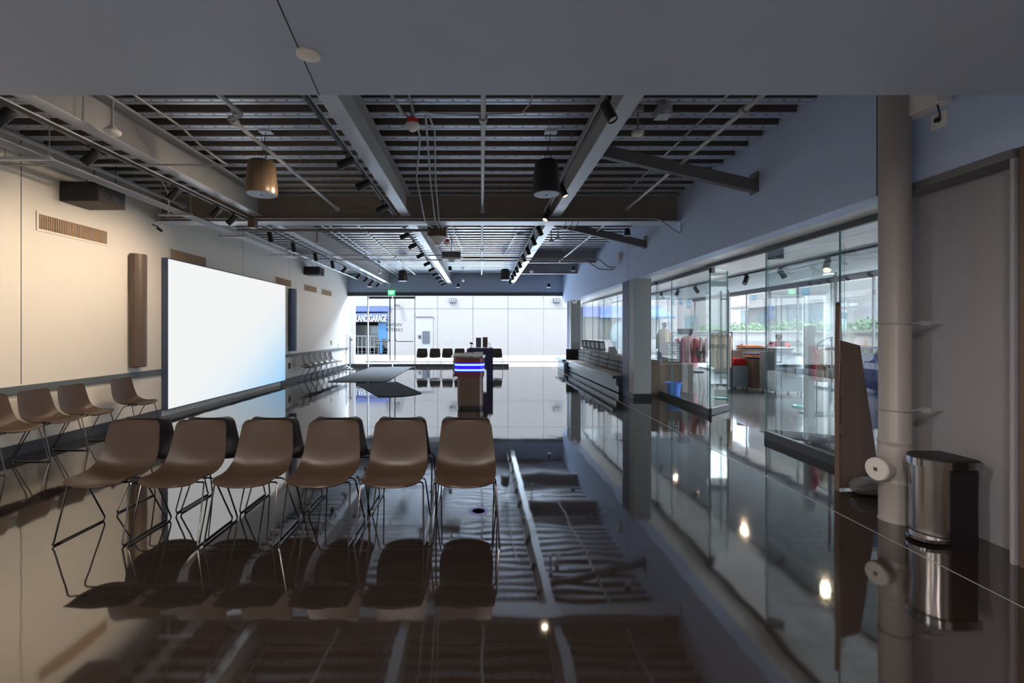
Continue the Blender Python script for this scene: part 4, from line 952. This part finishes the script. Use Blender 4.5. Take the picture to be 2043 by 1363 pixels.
def garment(label, x, y, ztop, rz, m, w=.42, L=.75, dp=.05, grp=None, hook=.1, seed=0, name='hanging_shirt', cat='garment', accent=None):
    t = thing(name, label, cat, (0, 0, 0), grp)
    garment_mesh(w, L, dp, .5, seed).build('cloth', m, t)
    if accent:
        g = MB(); g.rings([[(w*.53*math.cos(2*PI*j/24), (dp*1.35)*math.sin(2*PI*j/24), -L*.62) for j in range(24)], [(w*.56*math.cos(2*PI*j/24), (dp*1.4)*math.sin(2*PI*j/24), -L*.78) for j in range(24)]]); g.build('stripe', accent, t)
    if hook:
        h = MB(); h.tube([(-w*.38, 0, -.04), (0, 0, .03), (w*.38, 0, -.04)], .008, 6); h.tube([(0, 0, .03), (0, 0, .06), (.015, 0, .09), (0, 0, .10)], .004, 6); h.build('hanger', 'brass' , t)
    t.location = (x, y, ztop-hook); t.rotation_euler = (0, 0, rz); return t
# blue garments on bar right of the near door leaf
bz = PZ(694, 6.0)
t = thing('clothes_rail', 'steel clothes rail carrying the blue garments', 'clothes rail', (5.0, 6.0, 0))
MB().tube([(4.58, 6.0, .0), (4.58, 6.0, bz), (5.75, 6.0, bz), (5.75, 6.0, 0)], .016, 10).build('frame', 'strut_gray', t)
B(4.52, 4.64, 5.75, 6.25, 0, .03).box(5.69, 5.81, 5.75, 6.25, 0, .03).build('foot', 'strut_gray', t)
for i in range(6):
    garment('blue garment on the clothes rail, %s from the left' % ORDN[i], 5.02+.10*i, 6.0, bz+.02, 1.35, 'bluefab' if i % 2 else 'bluefab2', w=.42, L=.95, dp=.035, grp='blue garments on the rail', seed=i)
garment('cream garment with green and red panel at the right rail end', 5.06, 5.55, 1.0, .9, 'tanfab', w=.34, L=.7, dp=.04, seed=9, hook=0, name='patterned_garment', accent='redfab')
mb = MB().tube([(5.06, 5.55, 0), (5.06, 5.55, 1.0)], .012); o = mb.build('garment_stand', 'steel'); tag(o, 'thin steel pole holding up the cream patterned garment', 'stand')
# tan shirts on curved rail
t = thing('clothes_rail', 'black curved arm rail carrying the tan shirts', 'clothes rail', (6.4, 8.5, 0))
MB().tube([(6.25, 8.5, 0), (6.25, 8.5, 1.20), (6.28, 8.5, 1.32), (6.45, 8.5, 1.42), (6.75, 8.5, 1.46)], .014, 8).tube([(6.2, 8.5, 1.28), (6.75, 8.5, 1.28)], .012).tube([(6.72, 8.5, 1.46), (6.72, 8.5, 0)], .014).build('frame', 'black', t)
B(6.05, 6.9, 8.3, 8.7, 0, .02).build('base', 'black', t)
for i in range(6):
    garment('tan shirt on the curved rail, %s from the left' % ORDN[i], 6.27+.085*i, 8.5, 1.30, 1.37, 'tanfab', w=.36, L=.58, dp=.04, grp='tan shirts on the curved rail', seed=20+i)
# coats rail near the far leaf handles
t = thing('clothes_rail', 'black rail with brown coats behind the tall door handles', 'clothes rail', (6.2, 12, 0))
MB().tube([(5.95, 12, 0), (5.95, 12, 1.55), (6.02, 12, 1.58), (6.6, 12, 1.52)], .014).tube([(6.6, 12, 1.52), (6.6, 12, 0)], .014).build('frame', 'black', t)
for i in range(4): garment('brown coat on the black rail, %s from the left' % ORDN[i], 6.10+.13*i, 12, 1.56, 1.3, 'tanfab', w=.42, L=.85, dp=.05, grp='brown coats', seed=30+i, name='hanging_coat')
# red and pink jackets
t = thing('clothes_rail', 'white frame rail with the red and pink jackets', 'clothes rail', (6.0, 13, 0))
MB().tube([(5.45, 13, 0), (5.45, 13, 1.42), (6.5, 13, 1.42), (6.5, 13, 0)], .012).build('frame', 'pipe_gray', t); B(5.6, 5.95, 13.01, 13.03, 1.46, 1.62).build('sign_card', 'niche', t)
for i, (m, lb) in enumerate((('redfab', 'deep red jacket at the left end of the white rail'), ('redfab', 'deep red jacket second on the white rail'), ('pinkfab', 'pink jacket in the middle of the white rail'), ('redfab', 'deep red jacket right of the pink jacket'), ('pinkfab', 'pink jacket second from right end of the white rail'), ('pinkfab', 'pale pink jacket at the right end of the white rail'))):
    garment(lb, 5.58+.17*i, 13, 1.44, 1.1, m, w=.44, L=.68, dp=.06, grp='jackets on the white rail', seed=40+i, name='hanging_jacket')
def mannequin(label, x, y, zb, ztop, m, w=.42, dark=None):
    t = thing('mannequin', label, 'mannequin', (x, y, zb)); h = ztop-zb
    mb = MB(); mb.lathe((x, y, ztop-.2), [(.045, -.06), (.04, 0), (.07, .06), (.085, .12), (.07, .18), (.02, .2)], 20); mb.build('head', 'black_soft', t)
    g = garment_mesh(w, .62*h if h > 1 else h*.7, .11, .6, 5, .006); L = g
    g.v = [(a+x, b+y, c+ztop-.2) for a, b, c in g.v]; g.build('jacket', m, t)
    MB().cyl((x, y, zb), (x, y, ztop-.4), .02).build('pole', 'steel', t); MB().lathe((x, y, zb), [(.16, 0), (.16, .01), (.02, .02)], 20).build('base', 'steel', t)
    if dark: MB().obox((x, y-.13, ztop-.42), (.14, .03, .42), (1, 0, 0)).build('shirt_front', dark, t)
mannequin('mannequin in a long beige robe at the far shop window', 6.1, 15.2, 0, 1.85, 'tanfab', .34)
mannequin('mannequin in a red jacket with dark shirt behind the brown display', 8.35, 12.8, 0, 1.48, 'redfab', .52, 'black_soft')
mannequin('mannequin in a pink jacket with black bag near the shop counter, added for a ghosted reflection', 6.5, 14.2, 0, 1.62, 'pinkfab', .46)  # figure added in place of a ghosted reflection in the glass
t = thing('round_bag', 'round black bag hanging below the pink jackets', 'bag', (6.15, 12.9, .9)); MB().lathe((6.15, 12.84, .95), [(.02, -.04), (.14, -.035), (.17, 0), (.14, .035), (.02, .04)], 24, (0, 1, 0)).build('body', 'black', t)
MB().tube([(6.02, 12.84, 1.05), (6.15, 12.90, 1.44), (6.28, 12.84, 1.05)], .008).build('strap', 'black', t)
boxthing('display_plinth', 'grey plinth with the bright red clothes pile', 'plinth', PX(1450, 12.05), PX(1497, 12.05), 12.05, 12.7, .08, PZ(730, 12.05), 'graycab', 1, 'shop plinths')
boxthing('display_plinth', 'grey plinth with a grey backpack hung on its side', 'plinth', PX(1545, 11.1), PX(1607, 11.1), 11.1, 11.7, .08, PZ(703, 11.1), 'graycab', 1, 'shop plinths')
t = boxthing('display_bench', 'long dark brown display unit topped with scarves', 'display unit', PX(1478, 12.8), PX(1560, 12.3), 12.75, 13.4, .06, 1.0, 'brown_panel', 1)
boxthing('display_bench', 'brown display unit between the two grey plinths', 'display unit', PX(1499, 11.9), PX(1546, 11.9), 11.8, 12.6, .06, .82, 'brown_panel', 0)
def pile(label, x, y, z, m, n, sx, sy, name='folded_clothes', grp=None):
    t = thing(name, label, 'clothes', (x, y, z), grp); r = random.Random(hash(label) % 999 if False else int(x*100))
    for i in range(n):
        mb = MB(); rg = []; zz = z+.035*i
        for u in range(9):
            q = u/8; a = .02+.02*math.sin(PI*q)**.5
            rg.append([(x-sx/2+sx*q+r.uniform(-.01, .01), y+sy/2*math.cos(2*PI*j/14)*(.9+.1*r.random()), zz+.022+a*.8*math.sin(2*PI*j/14)+r.uniform(-.004, .006)) for j in range(14)])
        mb.rings(rg).build('fold', m[i % len(m)], t)
z1 = PZ(730, 12.05)
pile('bright red clothes pile on the grey plinth', PX(1482, 12.05), 12.3, z1, ['red'], 5, .36, .34)
pile('tan and black folded clothes left of the red pile', PX(1457, 12.05), 12.3, z1, ['black', 'tanfab', 'tanfab'], 3, .18, .3)
pile('purple and cream scarves on the dark display unit', 7.65, 13.0, 1.0, ['tanfab', 'navy', 'tanfab', 'orange'], 4, .6, .4)
pile('cream scarves at the right of the dark display unit', 8.15, 13.0, 1.0, ['white', 'tanfab', 'tanfab'], 3, .4, .4)
pile('navy checked scarves on the lower brown unit', PX(1522, 11.9), 12.1, .82, ['navy', 'tanfab', 'orange', 'navy'], 4, .55, .5)
pile('pale striped hats on top of the right grey plinth', PX(1572, 11.1), 11.4, PZ(703, 11.1), ['white', 'graycab', 'white'], 3, .5, .4)
t = thing('backpack', 'grey backpack hanging on the front of the right plinth', 'backpack', (7.5, 11.0, .5))
xb = PX(1588, 11.0)
MB().rings([[(xb+a*math.cos(2*PI*j/20)*(1+.12*math.cos(4*2*PI*j/20)), 11.01+b*math.sin(2*PI*j/20), z) for j in range(20)] for z, a, b in ((.42, .12, .03), (.45, .17, .08), (.6, .19, .10), (.85, .17, .09), (.92, .12, .06), (.94, .05, .03))]).build('body', 'steel', t)
B(xb-.1, xb+.1, 10.86, 10.93, .50, .68, bev=.02).build('pocket', 'graycab', t); MB().tube([(xb-.05, 11.0, .93), (xb-.05, 11.0, 1.0), (xb+.05, 11.0, 1.0), (xb+.05, 11.0, .93)], .01).build('handle', 'black', t)
t = thing('scarf_post', 'grey post draped with a red patterned scarf', 'post', (PX(1615, 8.2), 8.2, 0))
xs = PX(1615, 8.2)
B(xs-.06, xs+.06, 8.15, 8.27, 0, PZ(651, 8.2)).build('post', 'colgray', t); 
MB().tube([(xs-.02, 8.12, PZ(690, 8.2)), (xs+.03, 8.10, PZ(710, 8.2)), (xs-.01, 8.10, PZ(740, 8.2)), (xs+.02, 8.11, PZ(757, 8.2))], [.05, .06, .05, .03], 10).build('scarf', 'redfab', t)
o = MB().lathe((PX(1600, 9.3), 9.3, .0), [(.17, .001), (.17, .03), (.15, .035), (.14, .02)], 32).build('floor_disc', 'teal'); tag(o, 'round teal base lying on the shop floor', 'disc')
t = thing('shop_stool', 'black stool behind glass near the wastebasket', 'stool', (5.75, 12.2, 0))
MB().lathe((5.75, 12.2, .44), [(.02, 0), (.18, .0), (.2, .03), (.02, .04)], 20).build('seat', 'black', t)
for a in range(4): MB().cyl((5.75+.14*math.cos(a*PI/2+.7), 12.2+.14*math.sin(a*PI/2+.7), .44), (5.75+.22*math.cos(a*PI/2+.7), 12.2+.22*math.sin(a*PI/2+.7), 0), .010).build('leg', 'chrome', t)

# ------------------------------------------------------------------ outer shop glazing
k = 0; yy = 4.3
while yy < YG-.2:
    y1 = min(yy+1.28, YG-.05)
    struct(B(XO, XO+.012, yy+.006, y1-.006, .05, 2.85), 'window_%d' % (20+k), 'glass')
    struct(B(XO-.02, XO+.03, y1-.012, y1+.012, 0, 2.85), 'trim_%d' % (40+k), 'strut_gray'); yy = y1; k += 1
struct(B(XO-.04, XO+.06, 4.25, YG, 2.82, 2.96), 'trim_60', 'strut_gray'); struct(B(XO-.03, XO+.05, 4.25, YG, 0, .05), 'trim_61', 'rail_dark')
struct(B(4.32, XO, YG, YG+.15, 2.93, 4.3).box(XR, XR+.8, YG, YG+.15, 2.76, 4.3), 'wall_shop_far', 'strut_gray')
for i in range(5):
    a = 4.1+i*1.0; struct(B(a+.01, a+1.0, YG+.03, YG+.042, .05, 2.95), 'window_%d' % (40+i), 'glass'); struct(B(a-.01, a+.01, YG, YG+.06, 0, 2.95), 'trim_%d' % (70+i), 'strut_gray')
struct(B(XR+.0, 4.1, YG, YG+.1, 0, .05), 'trim_80', 'rail_dark')
t = thing('glass_lettering', 'mirrored STUDIO STORE lettering on the outer shop glass', 'lettering', (XO, 12.6, 1.6))
text_mesh('lettering', 'STUDIO STORE', .22, 'lettering', t, Matrix.Translation((XO+.02, 12.2, 1.62)) @ Matrix.Rotation(PI/2, 4, 'Z') @ Matrix.Rotation(PI/2, 4, 'X'), .002, 1)

# ------------------------------------------------------------------ outdoors
YF = 30.0
gx0, gx1 = PX(700, YF), PX(773, YF)
t = thing('garage_building', 'sunlit white building across the alley with garage opening', 'building', (-2, YF, 0))
mb = B(-14, gx0, YF, YF+.4, 0, 8).box(gx1, 6.5, YF, YF+.4, 0, 8).box(gx0, gx1, YF, YF+.4, PZ(611, YF), 8); mb.build('wall', 'whitebld', t)
B(gx0-1, gx1+1, YF+5, YF+5.1, 0, 4).box(gx0-1, gx1+1, YF+.4, YF+5, PZ(626, YF)+.5, PZ(626, YF)+.6).box(gx0-1, gx0-.9, YF+.4, YF+5, 0, 4).box(gx1+.9, gx1+1, YF+.4, YF+5, 0, 4).build('garage_interior', 'garage_int', t)
B(gx0-1, gx1+.2, YF-.1, YF+.3, PZ(622, YF), PZ(611.5, YF)).build('sign_band', 'awning', t)
B(gx0-1, gx1, YF-.3, YF-.2, PZ(643, YF), PZ(629, YF)).build('awning_valance', 'awning_dark', t)
mb = MB(); mb.prism([(gx0-1, YF+.05, PZ(624, YF)), (gx0-1, YF-.32, PZ(631, YF)), (gx0-1, YF-.28, PZ(631, YF))], (gx1-gx0+1, 0, 0))
for i in range(12): mb.lathe((gx0-.8+i*.29, YF-.33, PZ(631, YF)), [(.14, 0), (.14, .02)], 16, (0, 1, 0))
mb.build('awning', 'awning', t)
text_mesh('lettering', 'LAND GARAGE', .62, 'lettering_white', t, face_minus_y(PX(741, YF-.32), YF-.36, PZ(636, YF-.32)), .02, .47, .004)
B(PX(755, YF), gx1, YF-.05, YF+.02, PZ(676, YF), PZ(629, YF)).box(PX(758, YF), PX(763, YF), YF-.05, YF+.02, .1, PZ(676, YF)).build('blue_screen', 'sheetblue', t)
rl = MB()
for i in range(7): rl.box(gx0+.1+i*.27, gx0+.13+i*.27, YF+.3, YF+.34, 0, 1.25)
rl.box(gx0, gx1-.6, YF+.3, YF+.34, 1.2, 1.26).box(gx0, gx1-.6, YF+.3, YF+.34, .5, .54); rl.build('railing', 'extwhite', t)
gd = B(PX(828, YF), PX(864, YF), YF-.04, YF, 0, PZ(633, YF)).build('door', 'extwhite', t)
B(PX(843, YF), PX(857, YF), YF-.09, YF-.04, PZ(685, YF), PZ(661, YF)).build('door_louvre', 'extgray', gd); B(PX(835, YF), PX(840, YF), YF-.09, YF-.04, PZ(675, YF), PZ(669, YF)).build('sign_plate', 'black', gd)
B(PX(828, YF)-.05, PX(864, YF)+.05, YF-.1, YF-.04, PZ(633, YF), PZ(632, YF)).build('door_lintel', 'extgray', t)
B(-14, 6.5, YF-.03, YF, PZ(615.3, YF), PZ(614.8, YF)).build('wall_joint', 'graycab', t)
for i, q in enumerate((903.5, 1110)):
    t = thing('wall_light', 'small grey twin lamp box on the white building, %s one' % ('left' if i == 0 else 'right'), 'lamp', (PX(q, YF), YF, PZ(604, YF)), 'lamps on the white building')
    B(PX(q-6.5, YF), PX(q+6.5, YF), YF-.2, YF, PZ(604, YF), PZ(596, YF)).build('box', 'extgray', t); B(PX(q-5.2, YF), PX(q+5.2, YF), YF-.21, YF-.2, PZ(602.6, YF), PZ(597.6, YF)).build('panel', 'extwhite', t)
    for s in (-2, 2): MB().cyl((PX(q+s, YF), YF-.23, PZ(600, YF)), (PX(q+s, YF), YF-.2, PZ(600, YF)), .045).build('lamp', 'black', t)
t = thing('security_camera', 'white camera on the building wall right of the entrance doors', 'camera', (PX(795, YF), YF-.3, 3.2))
MB().cyl((PX(790, YF), YF-.5, PZ(607, YF)), (PX(798, YF), YF-.2, PZ(609, YF)), .12).build('body', 'extwhite', t); MB().tube([(PX(797, YF), YF-.25, PZ(610, YF)), (PX(802, YF), YF-.05, PZ(611, YF))], .05).build('arm', 'pipe_gray', t)
MB().cyl((PX(789, YF), YF-.55, PZ(606.8, YF)), (PX(790.2, YF), YF-.48, PZ(607, YF)), .10).build('lens', 'strut_gray', t)
t = thing('small_van', 'old pale van parked in the garage opening', 'van', (PX(748, 32), 33, 0))
vx = PX(748, 32)
pr = [(0, .35), (0, 1.1), (.25, 1.3), (.6, 1.95), (2.6, 2.0), (3.2, 1.9), (3.3, .35)]
MB().prism([(vx+.9-a, 32.2, b) for a, b in pr], (0, 1.6, 0)).build('body', 'vanwhite', t)
MB().prism([(vx+.9-a, 32.18, b) for a, b in ((.4, 1.35), (.65, 1.85), (1.2, 1.86), (1.2, 1.35))], (0, .02, 0)).build('window', 'winglass_ext', t)
for a in (.6, 2.6): MB().cyl((vx+.9-a, 32.1, .33), (vx+.9-a, 32.3, .33), .33, n=24).build('wheel', 'black', t)
# white side wall at far left outside and kerb
o = B(-9, PX(706, 21), 21, 21.3, 0, 6).build('side_wall', 'whitebld'); tag(o, 'plain white wall outside the left end of the glass', 'wall')
o = B(-5.8, 9, 22.8, 23.1, -.01, .06).build('kerb', 'whitebld'); tag(o, 'pale kerb running along outside the far glass', 'kerb')
# storefront seen over the bench
t = thing('storefront', 'storefront with blue awning seen over the bench', 'building', (9, YF, 0))
B(6.5, 12.5, YF+.6, YF+1, 0, 8).build('wall', 'whitebld', t); B(6.75, 7.9, YF+.2, YF+.6, 2.5, 3.2).build('awning', 'awning', t); B(7.9, 12, YF+.3, YF+.6, 2.45, 3.2).build('awning', 'bluefab2', t)
B(6.75, 12, YF+.5, YF+.59, 1.0, 2.45).build('shop_window', 'garage_int', t); MB().lathe((9.6, YF+.49, 1.3), [(1.0, 0), (1.0, .02)], 30, (0, -1, 0)).build('arch', 'winglass_ext', t); B(6.75, 12, YF+.5, YF+.6, 0, 1.0).build('base_panel', 'extwhite', t)
# building beyond the shop's far window
t = thing('white_building', 'tall white building with narrow blue windows behind the patio umbrella', 'building', (22, 42, 0))
B(12.6, 23, 42, 43, 0, 14).build('wall', 'whitebld', t)
for q, y0, y1, w in ((1316.5, 594, 610, 4), (1328.5, 594, 614, 4), (1341.5, 594, 607, 3), (1357, 594, 605, 4), (1373, 594, 612, 5), (1389, 594, 600, 3)):
    B(PX(q-w/2, 42), PX(q+w/2, 42), 41.9, 42.0, PZ(y1, 42), PZ(y0, 42)).build('window', 'blueshut', t)
for q0, q1, y0, y1 in ((1306, 1318, 642, 665), (1324, 1340, 642, 665), (1366, 1392, 630, 656)):
    B(PX(q0, 42), PX(q1, 42), 41.9, 42.0, PZ(y1, 42), PZ(y0, 42)).build('window', 'winglass_ext', t)
t = thing('patio_umbrella', 'blue patio umbrella outside the far shop window', 'umbrella', (PX(1318, 26), 26, 0))
ux = PX(1312, 26)
MB().lathe((ux, 26, 0), [(1.0, PZ(636, 26)), (1.02, PZ(632, 26)), (.55, PZ(621, 26)), (.02, PZ(614, 26))], 8).build('canopy', 'umbrella', t); MB().cyl((ux, 26, 0), (ux, 26, 2.4), .03).build('pole', 'white', t)
MB().lathe((ux, 26, 0), [(.3, 0), (.3, .06), (.05, .1)], 20).build('base', 'strut_gray', t)
# building across the planter
XB = 24.0
t = thing('white_building', 'long white building with shaded arcade beyond the brick planter', 'building', (XB, 22, 0))
B(XB, XB+1, 4, 41, 0, 12).build('wall', 'whitebld', t)
def onB(px): return DX(px, XB)
def zB(py, px): return PZ(py, onB(px))
for q0, q1, y0, y1, m in ((1478, 1494, 618, 652, 'winglass_ext'), (1511, 1535, 622, 652, 'winglass_ext'), (1568, 1602, 612, 655, 'winglass_ext'), (1605, 1641, 611, 655, 'winglass_ext'), (1672, 1690, 624, 650, 'winglass_ext'), (1600, 1615, 571, 588, 'blueshut'), (1500, 1508, 585, 598, 'blueshut')):
    qm = (q0+q1)/2; B(XB-.05, XB, onB(q1), onB(q0), zB(y1, qm), zB(y0, qm)).build('window', m, t)
B(XB-1.0, XB, onB(1650), onB(1470), zB(611, 1560), zB(605, 1560)).build('canopy', 'whitebld', t)
t = thing('brick_planter', 'long brick planter wall outside the shop windows', 'planter', (13.5, 20, 0))
B(13.3, 15, 7, 36, 0, 1.5).build('wall', 'brick', t); B(13.2, 15, 7, 36, 1.5, 1.58).build('cap', 'concrete', t)
t = thing('low_wall', 'low white railing wall in front of the brick planter', 'wall', (12.3, 20, 0))
B(12.2, 12.35, 7, 34, .95, 1.12).build('top_band', 'whitebld', t)
for i in range(10): B(12.2, 12.35, 7+i*2.9, 7.25+i*2.9, 0, .95).build('pier', 'whitebld', t)
def bush(label, x, y, z, r, h, seed, grp='bushes on the brick planter'):
    rnd = random.Random(seed); mb = MB()
    for i in range(420):
        a = rnd.random()*2*PI; rr = r*math.sqrt(rnd.random()); zz = z+h*rnd.random()*math.sqrt(max(.05, 1-(rr/r)**2)); c = Vector((x+rr*math.cos(a), y+rr*math.sin(a), zz))
        u = Vector((rnd.uniform(-1, 1), rnd.uniform(-1, 1), rnd.uniform(-.3, 1))).normalized(); v = u.cross(Vector((rnd.uniform(-1, 1), rnd.uniform(-1, 1), rnd.uniform(-1, 1)))).normalized(); s = .07
        mb.add([c-u*s, c+v*s*.5, c+u*s, c-v*s*.5], [(0, 1, 2, 3)])
    mb.cyl((x, y, z), (x, y, z+h*.5), .03, n=6)
    o = mb.build('bush', 'greenleaf', None, False); tag(o, label, 'bush', grp)
for i in range(11):
    bush('green bush on the brick planter, %s from the near end' % ORDN[i], 14.1, 13.5+i*1.45, 1.59, .7, .30+.22*((i*7) % 3)/2, i)
for i in range(4):
    bush('tall light green shrub beyond the far shop window, %s from the left' % ORDN[i], 15.8+i*1.5, 34, 0, .72, 2.2+.4*(i % 2), 50+i, 'shrubs beyond the far shop window')
